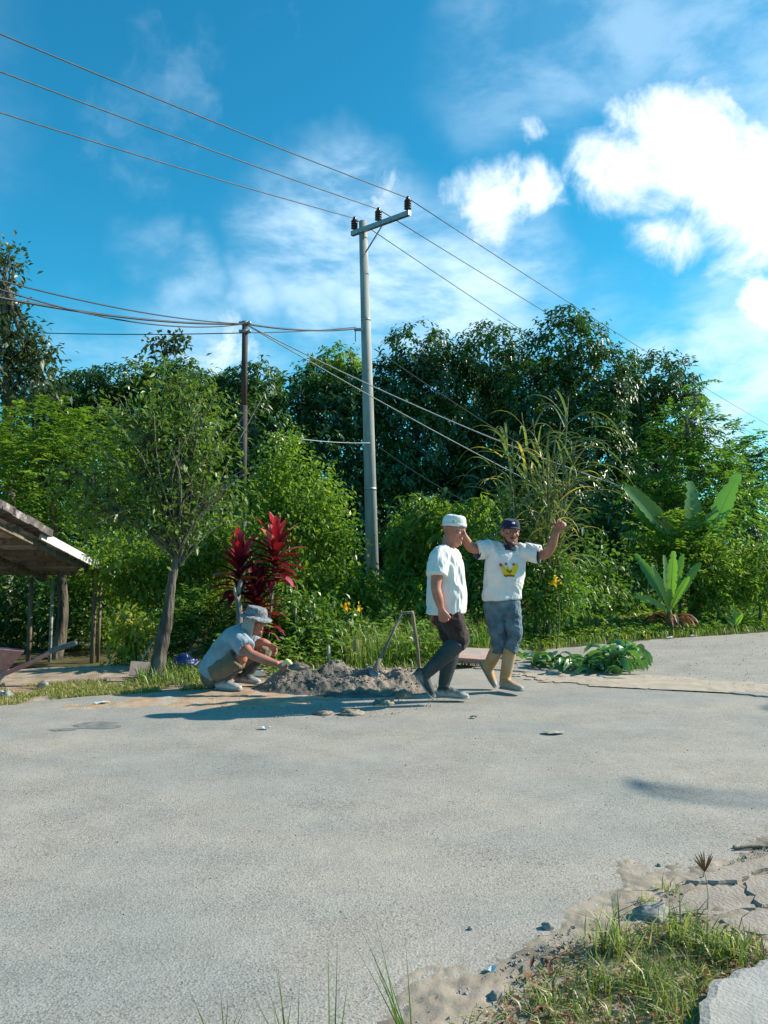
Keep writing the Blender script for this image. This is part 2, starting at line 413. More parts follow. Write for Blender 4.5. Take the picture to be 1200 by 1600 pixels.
LF = dict(
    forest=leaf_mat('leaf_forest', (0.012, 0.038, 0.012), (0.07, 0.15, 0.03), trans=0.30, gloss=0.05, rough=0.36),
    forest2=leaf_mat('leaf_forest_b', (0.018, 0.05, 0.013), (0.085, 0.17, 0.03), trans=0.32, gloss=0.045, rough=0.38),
    bright=leaf_mat('leaf_bright', (0.045, 0.11, 0.015), (0.21, 0.315, 0.045), (0.38, 0.34, 0.07), rare=0.965, trans=0.46, gloss=0.02, rough=0.5),
    mid=leaf_mat('leaf_mid', (0.04, 0.10, 0.014), (0.15, 0.25, 0.04), (0.32, 0.30, 0.05), trans=0.38, gloss=0.04, rare=0.95),
    feather=leaf_mat('leaf_feather', (0.042, 0.11, 0.024), (0.145, 0.27, 0.055), trans=0.46, gloss=0.025),
    twiggy=leaf_mat('leaf_twiggy', (0.05, 0.095, 0.02), (0.16, 0.24, 0.05), (0.28, 0.26, 0.06), trans=0.38, gloss=0.03, rare=0.93),
    sky_tree=leaf_mat('leaf_grey_green', (0.03, 0.055, 0.022), (0.085, 0.12, 0.05), (0.22, 0.2, 0.08), trans=0.3, gloss=0.05),
    croton=leaf_mat('leaf_croton', (0.06, 0.14, 0.02), (0.42, 0.40, 0.03), (0.62, 0.25, 0.03), trans=0.35, gloss=0.04, rare=0.9),
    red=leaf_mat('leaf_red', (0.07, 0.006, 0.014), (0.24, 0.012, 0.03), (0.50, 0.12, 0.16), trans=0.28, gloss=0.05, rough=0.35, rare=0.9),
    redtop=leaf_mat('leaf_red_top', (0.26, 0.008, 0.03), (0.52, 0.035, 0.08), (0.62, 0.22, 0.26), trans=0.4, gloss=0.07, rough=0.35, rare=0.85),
    orange=leaf_mat('leaf_orange', (0.5, 0.10, 0.02), (0.7, 0.22, 0.04), trans=0.4, gloss=0.04),
    banana=leaf_mat('leaf_banana', (0.06, 0.155, 0.018), (0.16, 0.33, 0.04), trans=0.45, gloss=0.05, rough=0.4),
    cane=leaf_mat('leaf_cane', (0.08, 0.12, 0.045), (0.20, 0.25, 0.10), (0.55, 0.42, 0.09), trans=0.38, gloss=0.07, rare=0.87),
    grass=leaf_mat('grass_blade', (0.06, 0.13, 0.02), (0.22, 0.31, 0.06), (0.42, 0.36, 0.15), trans=0.35, gloss=0.03, rare=0.88),
    drygrass=leaf_mat('grass_dry', (0.16, 0.19, 0.05), (0.36, 0.36, 0.12), (0.50, 0.40, 0.22), trans=0.3, gloss=0.02, rare=0.85),
    neargrass=leaf_mat('grass_near', (0.09, 0.14, 0.035), (0.25, 0.30, 0.085), (0.46, 0.38, 0.19), trans=0.35, gloss=0.03, rare=0.66),
    weed=leaf_mat('leaf_weed', (0.06, 0.14, 0.02), (0.20, 0.33, 0.055), (0.34, 0.33, 0.08), trans=0.38, gloss=0.04, rare=0.95),
    flower=leaf_mat('petal_yellow', (0.75, 0.38, 0.02), (0.85, 0.6, 0.04), trans=0.3, gloss=0.02),
    cut=leaf_mat('leaf_cut', (0.05, 0.14, 0.03), (0.12, 0.26, 0.06), (0.42, 0.48, 0.30), trans=0.3, gloss=0.08, rough=0.35, rare=0.9),
    dead=leaf_mat('leaf_dead', (0.12, 0.05, 0.03), (0.30, 0.15, 0.09), (0.42, 0.3, 0.2), trans=0.15, gloss=0.02),
)
M_BARK = surf_mat('bark', (0.035, 0.028, 0.022), (0.15, 0.125, 0.10), 11, 0.92, 1.0, 26, stretch=(1, 1, 0.22), bdist=0.05, c3=(0.24, 0.23, 0.20), p3=(0.56, 0.66), s3=3)
M_BARK2 = surf_mat('bark_pale', (0.10, 0.085, 0.065), (0.26, 0.22, 0.17), 12, 0.92, 0.6, 30, stretch=(1, 1, 0.3))
M_STEM = surf_mat('green_stem', (0.06, 0.08, 0.03), (0.16, 0.19, 0.07), 10, 0.7, 0.3)
M_WOOD = surf_mat('weathered_wood', (0.09, 0.07, 0.05), (0.26, 0.20, 0.14), 8, 0.9, 0.6, 30, stretch=(3, 3, 0.3))
M_WOODG = surf_mat('grey_tool_wood', (0.09, 0.085, 0.075), (0.24, 0.23, 0.21), 14, 0.85, 0.5, 40, stretch=(3, 3, 0.3))
M_STAKE = surf_mat('pale_stake', (0.22, 0.20, 0.16), (0.45, 0.42, 0.36), 12, 0.9, 0.4)
M_CONC = surf_mat('pole_concrete', (0.20, 0.21, 0.20), (0.36, 0.36, 0.34), 2.2, 0.85, 0.35, 60, stretch=(3, 3, 0.4), c3=(0.13, 0.14, 0.13), p3=(0.58, 0.75), s3=1.2)
M_SLAB = surf_mat('slab_concrete', (0.26, 0.26, 0.25), (0.36, 0.35, 0.33), 6, 0.9, 0.5, 90, c3=(0.42, 0.37, 0.31), p3=(0.5, 0.7), s3=3)
M_GALV = surf_mat('galvanised', (0.22, 0.23, 0.24), (0.36, 0.37, 0.38), 20, 0.5, 0.15, metal=0.6)
M_PORC = surf_mat('insulator_glaze', (0.02, 0.015, 0.013), (0.045, 0.03, 0.025), 8, 0.25, 0.0)
M_RUST = surf_mat('rusty_pole', (0.028, 0.021, 0.022), (0.065, 0.045, 0.042), 6, 0.8, 0.4, 40, c3=(0.17, 0.06, 0.05), p3=(0.56, 0.66), s3=1.4, stretch=(1, 1, 0.6))
M_BLACK = surf_mat('black_rubber', (0.012, 0.012, 0.013), (0.03, 0.03, 0.032), 10, 0.6, 0.1)
M_WIRE = surf_mat('wire_alu', (0.05, 0.055, 0.06), (0.09, 0.095, 0.10), 10, 0.6, 0.0)
M_CABLE = surf_mat('cable_black', (0.012, 0.014, 0.02), (0.025, 0.028, 0.035), 10, 0.6, 0.0)
M_DROP = surf_mat('cable_grey', (0.32, 0.33, 0.34), (0.45, 0.46, 0.47), 10, 0.6, 0.0)

# ------------------------------------------------------------------ the ground and the road
def jag(pts, step=0.12, amp=0.03, seed=0):
    """resample a ground polyline and roughen it"""
    out = []; rr = random.Random(seed)
    for a, b in zip(pts[:-1], pts[1:]):
        a = Vector(a); b = Vector(b); n = max(1, int((b - a).length / step)); nrm = Vector((-(b - a).y, (b - a).x, 0)).normalized()
        for i in range(n):
            p = a.lerp(b, i / n)
            out.append(p + nrm * (rr.uniform(-amp, amp) if (b - a).length < 12 else 0))
    out.append(Vector(pts[-1])); return out
def gp(px, py): v = G(px, py); return (v.x, v.y, 0)
FAR_L = [(-26, -6, 0), (-8, 3.6, 0), gp(0, 1105), gp(110, 1092), gp(250, 1084), gp(420, 1072), gp(600, 1058), gp(735, 1046)]
SEAM = [gp(735, 1046), gp(860, 1056), gp(1000, 1070), gp(1150, 1087), (4.3, 6.15, 0), (6.2, 6.55, 0)]
NEAR = [(-26, -18, 0), (-3.2, -0.35, 0), gp(640, 1600), gp(760, 1530), gp(900, 1450), gp(1020, 1405), gp(1200, 1330), (6.2, 6.55, 0)]
FAR_R = [gp(735, 1046), gp(800, 1030), gp(865, 1017), gp(1000, 1004), gp(1200, 990), (14, 16.2, 0), (40, 30, 0), (120, 72, 0)]
NEAR_R = [(6.2, 6.55, 0), (14, 11.0, 0), (40, 25, 0), (120, 66, 0)]
farl = jag(FAR_L, 0.10, 0.035, 1); seam = jag(SEAM, 0.035, 0.022, 2); near = jag(NEAR, 0.07, 0.045, 3); farr = jag(FAR_R, 0.12, 0.04, 4); nearr = jag(NEAR_R, 0.3, 0.04, 5)

def in_poly(x, y, poly):
    ins = np.zeros(len(x), dtype=bool); n = len(poly)
    for i in range(n):
        x1, y1 = poly[i][0], poly[i][1]; x2, y2 = poly[(i + 1) % n][0], poly[(i + 1) % n][1]
        if y1 == y2: continue
        c = ((y1 > y) != (y2 > y)) & (x < (x2 - x1) * (y - y1) / (y2 - y1) + x1); ins ^= c
    return ins
road_poly = farl + seam[1:] + near[::-1][1:]
old_poly = farr + nearr[::-1] + seam[::-1][1:-1]

def ground_mat():
    m, nt, N, out = material('ground_soil'); L = nt.links.new
    b = N('ShaderNodeBsdfPrincipled'); b.inputs['Roughness'].default_value = 0.95; b.inputs['Specular IOR Level'].default_value = 0.15
    tc = N('ShaderNodeTexCoord'); O = tc.outputs['Object']; at = N('ShaderNodeAttribute', attribute_name='g')
    def noise(s, d=6, r=0.62):
        n = N('ShaderNodeTexNoise'); n.inputs['Scale'].default_value = s; n.inputs['Detail'].default_value = d; n.inputs['Roughness'].default_value = r; L(O, n.inputs['Vector']); return n.outputs['Fac']
    def ramp(v, a, ca, b_, cb):
        r = N('ShaderNodeValToRGB'); L(v, r.inputs[0]); r.color_ramp.elements[0].position = a; r.color_ramp.elements[0].color = c4(ca)
        r.color_ramp.elements[1].position = b_; r.color_ramp.elements[1].color = c4(cb); return r.outputs[0]
    sand = ramp(noise(7), 0.3, (0.27, 0.20, 0.145), 0.7, (0.47, 0.385, 0.30))
    soil = ramp(noise(3), 0.3, (0.05, 0.045, 0.025), 0.7, (0.13, 0.12, 0.055))
    ad = N('ShaderNodeMath', operation='MULTIPLY_ADD'); L(noise(2.5), ad.inputs[0]); ad.inputs[1].default_value = 0.7; L(at.outputs['Fac'], ad.inputs[2])
    mr = N('ShaderNodeMapRange'); L(ad.outputs[0], mr.inputs['Value']); mr.inputs['From Min'].default_value = 0.65; mr.inputs['From Max'].default_value = 1.0
    mx = N('ShaderNodeMix', data_type='RGBA'); L(mr.outputs[0], mx.inputs[0]); L(sand, mx.inputs[6]); L(soil, mx.inputs[7])
    L(mx.outputs[2], b.inputs['Base Color'])
    bp = N('ShaderNodeBump'); bp.inputs['Strength'].default_value = 0.7; bp.inputs['Distance'].default_value = 0.015; L(noise(45, 6, 0.7), bp.inputs['Height']); L(bp.outputs[0], b.inputs['Normal'])
    L(b.outputs[0], out.inputs['Surface']); return m
def build_ground():
    xs = np.concatenate([[-900, -200, -60, -28], np.linspace(-14, 14, 201), [28, 60, 200, 900]])
    ys = np.concatenate([[-300, -60, -15], np.linspace(-4, 16, 151), np.linspace(16.5, 36, 40), [60, 200, 1500]])
    X, Y = np.meshgrid(xs, ys); x, y = X.ravel(), Y.ravel()
    z = ground_z(x, y)
    on = in_poly(x, y, road_poly) | in_poly(x, y, old_poly)
    nz = fbm(np.c_[x * 1.6, y * 1.6, x * 0], 4, 3)
    nz2 = fbm(np.c_[x * 7, y * 7, x * 0], 3, 9)
    z = z + np.where(on, -0.03, -0.012 + 0.07 * (nz - 0.4) + 0.035 * (nz2 - 0.45))
    near_soil = (y < 3.9) & (~on)
    V = np.c_[x, y, z]; nx, ny = len(xs), len(ys)
    i = (np.arange(ny - 1)[:, None] * nx + np.arange(nx - 1)[None, :]).ravel()
    F = np.c_[i, i + 1, i + nx + 1, i + nx]
    o = mesh('ground', V, F, ground_mat(), smooth=True); o['kind'] = 'structure'
    # how much dark humus there is: bare sand by the road edges, soil under the plants
    g = 0.15 + 0.75 * sst(y, 8.0, 10.2) + 0.0 * x
    g = np.where(y < 4.5, 0.12, g); g = np.where((x < -2.0) & (y < 8.6), 0.35, g)
    g = np.where((x < -2.6) & (y > 8.4) & (y < 11), 0.2, g)
    a = o.data.attributes.new('g', 'FLOAT', 'POINT'); a.data.foreach_set('value', g.astype(np.float32))
build_ground()
M_ROAD = road_mat('worn_asphalt', (0.280, 0.276, 0.256), (0.362, 0.324, 0.276), (0.09, 0.09, 0.088), 0.46, 0.66)
M_OLD = road_mat('old_gravel_asphalt', (0.28, 0.272, 0.252), (0.345, 0.312, 0.27), (0.10, 0.095, 0.085), 0.38, 0.6, 1.1, 75.0)
def sheet(name, poly, z, mat, thick=0.0):
    n = len(poly); V = [(p[0], p[1], z) for p in poly]; F = [tuple(range(n))]
    if thick:
        V += [(p[0], p[1], z - thick) for p in poly]; F += [(i, i + n, (i + 1) % n + n, (i + 1) % n) for i in range(n)]
    me = bpy.data.meshes.new(name); me.from_pydata(V, [], F)
    bm = bmesh.new(); bm.from_mesh(me); bmesh.ops.recalc_face_normals(bm, faces=bm.faces[:])
    top = max(bm.faces, key=lambda f: f.calc_area())
    if top.normal.z < 0: bmesh.ops.reverse_faces(bm, faces=bm.faces[:])
    bmesh.ops.triangulate(bm, faces=[f for f in bm.faces if len(f.verts) > 4])
    bm.to_mesh(me); bm.free()
    return link(name, me, mat)
r1 = sheet('road', road_poly, 0.012, M_ROAD, 0.03); r1['kind'] = 'structure'
r2 = sheet('old_road', old_poly, 0.025, M_OLD, 0.05); r2['kind'] = 'structure'
# soil spilt over the road edge where the man works
M_DIRT = surf_mat('orange_soil', (0.30, 0.19, 0.115), (0.47, 0.34, 0.23), 5, 0.95, 0.7, 60, c3=(0.36, 0.33, 0.28), p3=(0.52, 0.66), s3=4)
def blob_poly(cx, cy, rx, ry, rot, n, amp, seed):
    rr = random.Random(seed); ph = [rr.uniform(0, 6.28) for _ in range(6)]; out = []
    for i in range(n):
        t = 2 * math.pi * i / n; r = 1 + amp * sum(math.sin((k + 2) * t + ph[k]) / (k + 1.5) for k in range(6)) + rr.uniform(-.03, .03)
        x, y = rx * r * math.cos(t), ry * r * math.sin(t)
        out.append((cx + x * math.cos(rot) - y * math.sin(rot), cy + x * math.sin(rot) + y * math.cos(rot), 0))
    return out
def patch(name, cx, cy, rx, ry, rot, z0, h, mat, seed, step=0.025, fr=3.0, rough=1.0):
    """low spread of loose soil whose thin edge breaks up over the surface under it"""
    nx, ny = int(2.6 * rx / step), int(2.6 * ry / step); X, Y = np.meshgrid(np.linspace(-1.3 * rx, 1.3 * rx, nx), np.linspace(-1.3 * ry, 1.3 * ry, ny)); x, y = X.ravel(), Y.ravel()
    n = fbm(np.c_[x * fr, y * fr, x * 0], 5, seed) - .47; n2 = fbm(np.c_[x * 19, y * 19, x * 0], 3, seed + 3) - .45
    e = 1 - np.sqrt((x / rx) ** 2 + (y / ry) ** 2) + 1.5 * rough * n
    z = z0 + np.clip(h * e * 2.2, -.02, h) + .012 * n2 * rough
    V = np.c_[cx + x * math.cos(rot) - y * math.sin(rot), cy + x * math.sin(rot) + y * math.cos(rot), z]
    i = (np.arange(ny - 1)[:, None] * nx + np.arange(nx - 1)[None, :]).ravel(); F = np.c_[i, i + 1, i + nx + 1, i + nx]; F = F[(z[F] > z0 - .004).any(1)]
    o = mesh(name, V, F, mat, None, True); o['kind'] = 'structure'; return o
patch('dirt_patch', -1.05, 7.02, 1.35, 0.50, 0.36, 0.012, 0.012, M_DIRT, 4)
# thin film of sand dragged over the old surface
M_SANDF = surf_mat('sand_film', (0.35, 0.285, 0.22), (0.44, 0.37, 0.29), 6, 0.95, 0.5, 70)
patch('sand_patch', 2.6, 7.66, 1.1, 0.34, -0.30, 0.025, 0.007, M_SANDF, 8)
# oily damp stain left of the mound
M_STAIN = surf_mat('oil_stain', (0.13, 0.13, 0.125), (0.22, 0.22, 0.21), 14, 0.8, 0.4, 80)
c_ = G(152, 1136); st_ = sheet('road_stain', blob_poly(c_.x, c_.y, 0.17, 0.12, 0.3, 40, 0.3, 5), 0.0145, M_STAIN); st_['kind'] = 'structure'
c_ = G(100, 1143); st_ = sheet('road_stain', blob_poly(c_.x, c_.y, 0.12, 0.035, 0.1, 30, 0.3, 6), 0.0145, M_STAIN); st_['kind'] = 'structure'

# broken paving and the pavement corner at the lower right
def slab(name, pts, z0, z1, mat, parent, off, seed):
    poly = jag([(p[0], p[1], 0) for p in pts] + [(pts[0][0], pts[0][1], 0)], 0.035, 0.013, seed)[:-1]
    n = len(poly); cx = sum(p[0] for p in poly) / n; cy = sum(p[1] for p in poly) / n
    V = [(p[0] - off[0], p[1] - off[1], z0) for p in poly] + [(p[0] - off[0], p[1] - off[1], z1 - 0.008) for p in poly] + \
        [(p[0] + (cx - p[0]) * 0.03 - off[0], p[1] + (cy - p[1]) * 0.03 - off[1], z1) for p in poly]
    F = [(i, (i + 1) % n, (i + 1) % n + n, i + n) for i in range(n)] + [(i + n, (i + 1) % n + n, (i + 1) % n + 2 * n, i + 2 * n) for i in range(n)] + [tuple(range(2 * n, 3 * n))]
    me = bpy.data.meshes.new(name); me.from_pydata(V, [], F)
    bm = bmesh.new(); bm.from_mesh(me); bmesh.ops.recalc_face_normals(bm, faces=bm.faces[:]); bmesh.ops.triangulate(bm, faces=[f for f in bm.faces if len(f.verts) > 4]); bm.to_mesh(me); bm.free()
    return link(name, me, mat, parent)
M_BROKEN = surf_mat('broken_paving', (0.24, 0.20, 0.165), (0.36, 0.30, 0.25), 5, 0.95, 0.7, 70, c3=(0.22, 0.20, 0.18), p3=(0.58, 0.7), s3=5)
pv = bpy.data.objects.new('broken_pavement', None); COL.objects.link(pv); o_ = G(1140, 1420); pv.location = (o_.x, o_.y, 0); pv['kind'] = 'structure'
for k, pts in enumerate(([(1035, 1442), (1085, 1400), (1155, 1392), (1178, 1428), (1120, 1440)], [(1160, 1390), (1230, 1362), (1300, 1372), (1300, 1425), (1186, 1428)],
                         [(1075, 1392), (1130, 1368), (1215, 1348), (1226, 1358), (1150, 1388)], [(1128, 1450), (1184, 1434), (1290, 1432), (1330, 1490), (1225, 1476), (1150, 1466)])):
    slab('slab', [gp(*p) for p in pts], -0.03, 0.026 + 0.005 * (k % 3), M_BROKEN, pv, (o_.x, o_.y), 20 + k)
pk = slab('pavement', [gp(1085, 1640), gp(1105, 1572), gp(1135, 1560), gp(1200, 1530), gp(1330, 1490), (2.6, 2.2, 0), (1.6, 1.0, 0)], -0.05, 0.07, M_SLAB, None, (0, 0), 31)
pk['kind'] = 'structure'
M_SHOULD = surf_mat('sandy_shoulder', (0.24, 0.195, 0.148), (0.355, 0.30, 0.24), 9, 0.95, 0.5, 110, c3=(0.17, 0.14, 0.105), p3=(0.52, 0.66), s3=2.2, bdist=.004)
def shoulder():
    """loose sand drifted over the near road edge"""
    xs = np.arange(-.9, 4.2, .014); ys = np.arange(1.3, 5.0, .014); X, Y = np.meshgrid(xs, ys); x, y = X.ravel(), Y.ravel()
    d = np.full(len(x), 9.0)
    for a, b in zip(NEAR[1:-1], NEAR[2:]):
        ax, ay, bx, by = a[0], a[1], b[0], b[1]; t = np.clip(((x - ax) * (bx - ax) + (y - ay) * (by - ay)) / ((bx - ax) ** 2 + (by - ay) ** 2), 0, 1)
        d = np.minimum(d, np.hypot(x - ax - t * (bx - ax), y - ay - t * (by - ay)))
    d = np.where(in_poly(x, y, road_poly), d, -d)
    n = fbm(np.c_[x * 4, y * 4, x * 0], 5, 21) - .47; n2 = fbm(np.c_[x * 22, y * 22, x * 0], 3, 22) - .45
    n3 = fbm(np.c_[x * 60, y * 60, x * 0], 2, 23) - .38
    z = 0.012 + np.clip(-.075 * (d - .05) + .045 * n, -.03, .010) + .014 * n2 + .024 * n3
    z = np.where(d < .02, np.maximum(z, .0125 + .01 * n2), z)
    k = d < .45; nx, ny = len(xs), len(ys); i = (np.arange(ny - 1)[:, None] * nx + np.arange(nx - 1)[None, :]).ravel(); F = np.c_[i, i + 1, i + nx + 1, i + nx]; F = F[(z[F] > .008).any(1) & k[F].all(1) & (d[F] > -1.1).all(1)]
    o = mesh('sandy_shoulder', np.c_[x, y, z], F, M_SHOULD, None, True); o['kind'] = 'structure'
shoulder()

# ------------------------------------------------------------------ grass and other uncountable cover
def blades(name, base, h, lean, w, mat, parent=None, seed=0, kind='stuff', curl=1.0, off=None):
    r = np.random.default_rng(seed); n = len(base); base = np.asarray(base, dtype=float)
    a = r.uniform(0, 2 * np.pi, n); ld = np.c_[np.cos(a), np.sin(a), np.zeros(n)]
    sd = np.c_[-np.sin(a + r.normal(0, .6, n)), np.cos(a), np.zeros(n)]; sd = norm(sd)
    h = h * r.uniform(0.55, 1.25, n); ln = lean * h * r.uniform(0.1, 1.3, n)
    up = np.array([0, 0, 1.0]); hw = (w * r.uniform(.6, 1.3, n))[:, None] * sd * 0.5
    m = base + ld * (ln * 0.28)[:, None] + up * (h * 0.58)[:, None]
    t = base + ld * ln[:, None] + up * (h * np.maximum(0.25, 1.0 - 0.25 * curl * ln / np.maximum(h, 1e-4)))[:, None]
    V = np.stack([base - hw, base + hw, m + hw * 0.75, m - hw * 0.75, t], 1).reshape(-1, 3)
    i = np.arange(n)[:, None] * 5
    F = np.concatenate([i + np.array([0, 1, 2]), i + np.array([0, 2, 3]), i + np.array([3, 2, 4])], 1).reshape(-1, 3)
    o = mesh(name, V, F, mat, parent, attr=np.repeat(r.random(n), 3), off=off)
    if kind: o['kind'] = kind
    return o
def scatter(n, poly_px, seed, keep=None):
    """n random ground points inside a polygon given in photograph pixels"""
    r = np.random.default_rng(seed); poly = [gp(*p) for p in poly_px]
    x0, x1 = min(p[0] for p in poly), max(p[0] for p in poly); y0, y1 = min(p[1] for p in poly), max(p[1] for p in poly)
    out = np.zeros((0, 2))
    while len(out) < n:
        q = np.c_[r.uniform(x0, x1, n * 2), r.uniform(y0, y1, n * 2)]; k = in_poly(q[:, 0], q[:, 1], poly)
        if keep is not None: k &= keep(q[:, 0], q[:, 1])
        k &= ~(in_poly(q[:, 0], q[:, 1], road_poly) | in_poly(q[:, 0], q[:, 1], old_poly)) | (q[:, 1] < 4)
        out = np.vstack([out, q[k]])
    out = out[:n]; return np.c_[out, ground_z(out[:, 0], out[:, 1])]
def clump(q, s, cut, seed):
    return vnoise(np.c_[q[0] * s, q[1] * s, q[0] * 0], seed) > cut
def tagstuff(o, l, c): return tag(o, l, c, kind='stuff')

def leafset(name, base, t, nrm, L, W, mat, parent=None, off=None, seed=0, droop=0.15, attr=None):
    """leaf-sized faces: two triangles folded at the midrib"""
    r = np.random.default_rng(seed); n = len(base)
    t = norm(t); s = norm(np.cross(t, nrm)); nn = np.cross(s, t); L = np.asarray(L).reshape(-1, 1); W = np.asarray(W).reshape(-1, 1)
    mid = base + t * L * 0.45
    V = np.stack([base, mid + s * W * 0.5 + nn * W * 0.14, base + t * L - np.array([0, 0, 1.0]) * L * droop, mid - s * W * 0.5 + nn * W * 0.14], 1).reshape(-1, 3)
    i = np.arange(n)[:, None] * 4
    F = np.concatenate([i + np.array([0, 1, 2]), i + np.array([0, 2, 3])], 1).reshape(-1, 3)
    v = r.random(n) if attr is None else attr
    return mesh(name, V, F, mat, parent, off=off, attr=np.repeat(v, 2))

# ------------------------------------------------------------------ trees, shrubs and plants
def crown_leaves(lobes, n, leaf, seed, droop=0.35, spread=0.28, per=7, style='simple', shell=(0.55, 1.05), gap=0.36):
    """cluster points through the lobes' outer volume, a spray of leaves on each"""
    r = np.random.default_rng(seed)
    vol = np.array([l[1][0] * l[1][1] + l[1][0] * l[1][2] + l[1][1] * l[1][2] for l in lobes]); pr = vol / vol.sum()
    k = r.choice(len(lobes), n, p=pr)
    c = np.array([l[0] for l in lobes], dtype=float)[k]; rad = np.array([l[1] for l in lobes], dtype=float)[k]
    d = norm(r.normal(size=(n, 3))); u = r.uniform(shell[0] ** 3, shell[1] ** 3, n) ** (1 / 3)
    bump = 0.78 + 0.55 * fbm(d * 2.2 + c, 3, seed % 97)[:, None]
    cp = c + d * rad * u[:, None] * bump
    keep = fbm(cp * (1.7 if rad.mean() > .8 else 3.4) + seed, 3, 5) > gap
    cp = cp[keep]; d = d[keep]; n = len(cp)
    lw, ll = leaf
    if style == 'simple':
        m = n * per; bi = np.repeat(np.arange(n), per)
        base = cp[bi] + r.normal(size=(m, 3)) * spread * 0.5
        t = norm(d[bi] * 0.7 + r.normal(size=(m, 3)) * 0.75 + np.array([0, 0, -droop]))
        nr = norm(np.array([0, 0, 1.0]) + r.normal(size=(m, 3)) * 0.55)
        L = ll * r.uniform(0.6, 1.3, m); W = lw * r.uniform(0.7, 1.25, m)
    elif style == 'whorl':         # leaves radiating from each shoot tip, drooping
        m = n * per; bi = np.repeat(np.arange(n), per)
        ax = norm(d + np.array([0, 0, 0.7]) + r.normal(size=(n, 3)) * 0.3)
        a = np.tile(np.arange(per) * 2 * np.pi / per, n) + np.repeat(r.uniform(0, 6.28, n), per)
        e1 = norm(np.cross(ax, np.array([0.3, 0.5, 0.1]))); e2 = np.cross(ax, e1)
        t = norm(e1[bi] * np.cos(a)[:, None] + e2[bi] * np.sin(a)[:, None] + ax[bi] * r.uniform(-0.2, .6, m)[:, None] + np.array([0, 0, -droop]))
        base = cp[bi] + r.normal(size=(m, 3)) * spread * 0.22
        nr = norm(ax[bi] + np.array([0, 0, .5])); L = ll * r.uniform(.7, 1.25, m); W = lw * r.uniform(.75, 1.2, m)
    else:                          # 'frond': leaflets on both sides of a drooping stalk
        ax = norm(d * 0.8 + r.normal(size=(n, 3)) * 0.6 + np.array([0, 0, 0.15])); ln = spread * r.uniform(0.7, 1.4, n)
        s = norm(np.cross(ax, np.array([0, 0, 1.0]))); m = n * per; bi = np.repeat(np.arange(n), per)
        f = np.tile((np.arange(per) // 2 + 0.6) / (per / 2), n); sg = np.tile(np.where(np.arange(per) % 2, 1, -1), n)
        base = cp[bi] + ax[bi] * (ln[bi] * f)[:, None] + np.array([0, 0, -1.0]) * (ln[bi] * f ** 2 * droop)[:, None]
        t = norm(s[bi] * sg[:, None] + ax[bi] * 0.55 + np.array([0, 0, -0.25]) + r.normal(size=(m, 3)) * 0.15)
        nr = norm(np.array([0, 0, 1.0]) + r.normal(size=(m, 3)) * 0.25); L = ll * r.uniform(.75, 1.2, m) * (1.15 - 0.45 * f); W = lw * r.uniform(.8, 1.2, m)
    tone = fbm(cp * 0.9, 2, 11); tone = (tone - tone.min()) / max(np.ptp(tone), 1e-6)
    v = np.clip(0.45 * np.repeat(r.random(n), per) + 0.35 * r.random(m) + 0.25 * tone[bi], 0, 1)
    return base, t, nr, L, W, v, cp

def tree(name, label, cat, base, trunk, lobes, n, leaf, mat, bark=None, seed=0, group=None, droop=0.35, spread=0.28, per=7, style='simple',
         r0=0.12, twigs=10, shell=(0.55, 1.05), fork=None, lift=0.0, gap=0.36):
    """trunk: world points from the ground up; lobes: [(centre, radii)] in the world"""
    base = Vector(base); off = base
    root = empty(name, base, label, cat, group)
    rr = random.Random(seed)
    b, t, nr, L, W, v, cp = crown_leaves(lobes, n, leaf, seed, droop, spread, per, style, shell, gap)
    leafset('crown', b, t, nr, L, W, mat, root, off, seed, attr=v)
    g = Geo(); m = len(trunk)
    tq = crom([tuple(p) for p in trunk], 5); g.loft(tq, [r0 * (1.25 - 0.8 * i / max(len(tq) - 1, 1)) * rr.uniform(.88, 1.12) for i in range(len(tq))], n=10, sub=2)
    top = Vector(trunk[-1])
    if len(cp):
        cps = [Vector(p) for p in cp]
        for (c, rad) in lobes:
            c = Vector(c); a = top if fork is None else Vector(trunk[rr.randrange(max(0, m - fork), m)])
            mid = a.lerp(c, 0.5) + Vector((rr.uniform(-.12, .12), rr.uniform(-.12, .12), -0.10 * (c - a).length + lift))
            g.loft([a, mid, c], [r0 * 0.42, r0 * 0.3, r0 * 0.16], n=6, sub=3)
            near_ = sorted(rr.sample(cps, min(len(cps), 160)), key=lambda p: (p - c).length)[:twigs]
            for p in near_:
                s = mid.lerp(c, rr.uniform(0.2, 1)); q = s.lerp(p, 0.5) + Vector((rr.uniform(-.08, .08), rr.uniform(-.08, .08), rr.uniform(-.02, .1)))
                g.loft([s, q, p], [r0 * 0.13, r0 * 0.09, r0 * 0.04], n=4, sub=2)
    g.obj('trunk', bark or M_BARK, root, off=off)
    return root
def lob(px, py, d, rx, ry, deep=1.0):
    p = P(px, py, d); k = d / FPX; return (tuple(p), (rx * k, rx * k * deep, ry * k))
def foot(px, d):
    p = P(px, 900, d); return Vector((p.x, d, gz(p.x, d)))

FG = 'tall dark trees closing the background'
def forest(label, px, d, lobes, n, leaf=(0.08, 0.18), mat='forest', seed=0, style='whorl', per=9, r0=0.13, droop=0.55, spread=0.3, cat='tree', name='tree', group=FG, bark=None, gap=0.34):
    ls = [lob(*l) for l in lobes]; b = foot(px, d); hi = max(l[0][2] for l in ls); lo = min(l[0][2] for l in ls)
    tr = [b, b + Vector((0.1, 0, lo * 0.5)), Vector((ls[0][0][0] * .4 + b.x * .6, d, lo + 0.3 * (hi - lo))), Vector((ls[0][0][0] * .8 + b.x * .2, d, lo + .8 * (hi - lo)))]
    return tree(name, label, cat, b, tr, ls, n, leaf, LF[mat], bark or M_BARK, seed, group, droop, spread, per, style, r0, 12, fork=2, gap=gap)

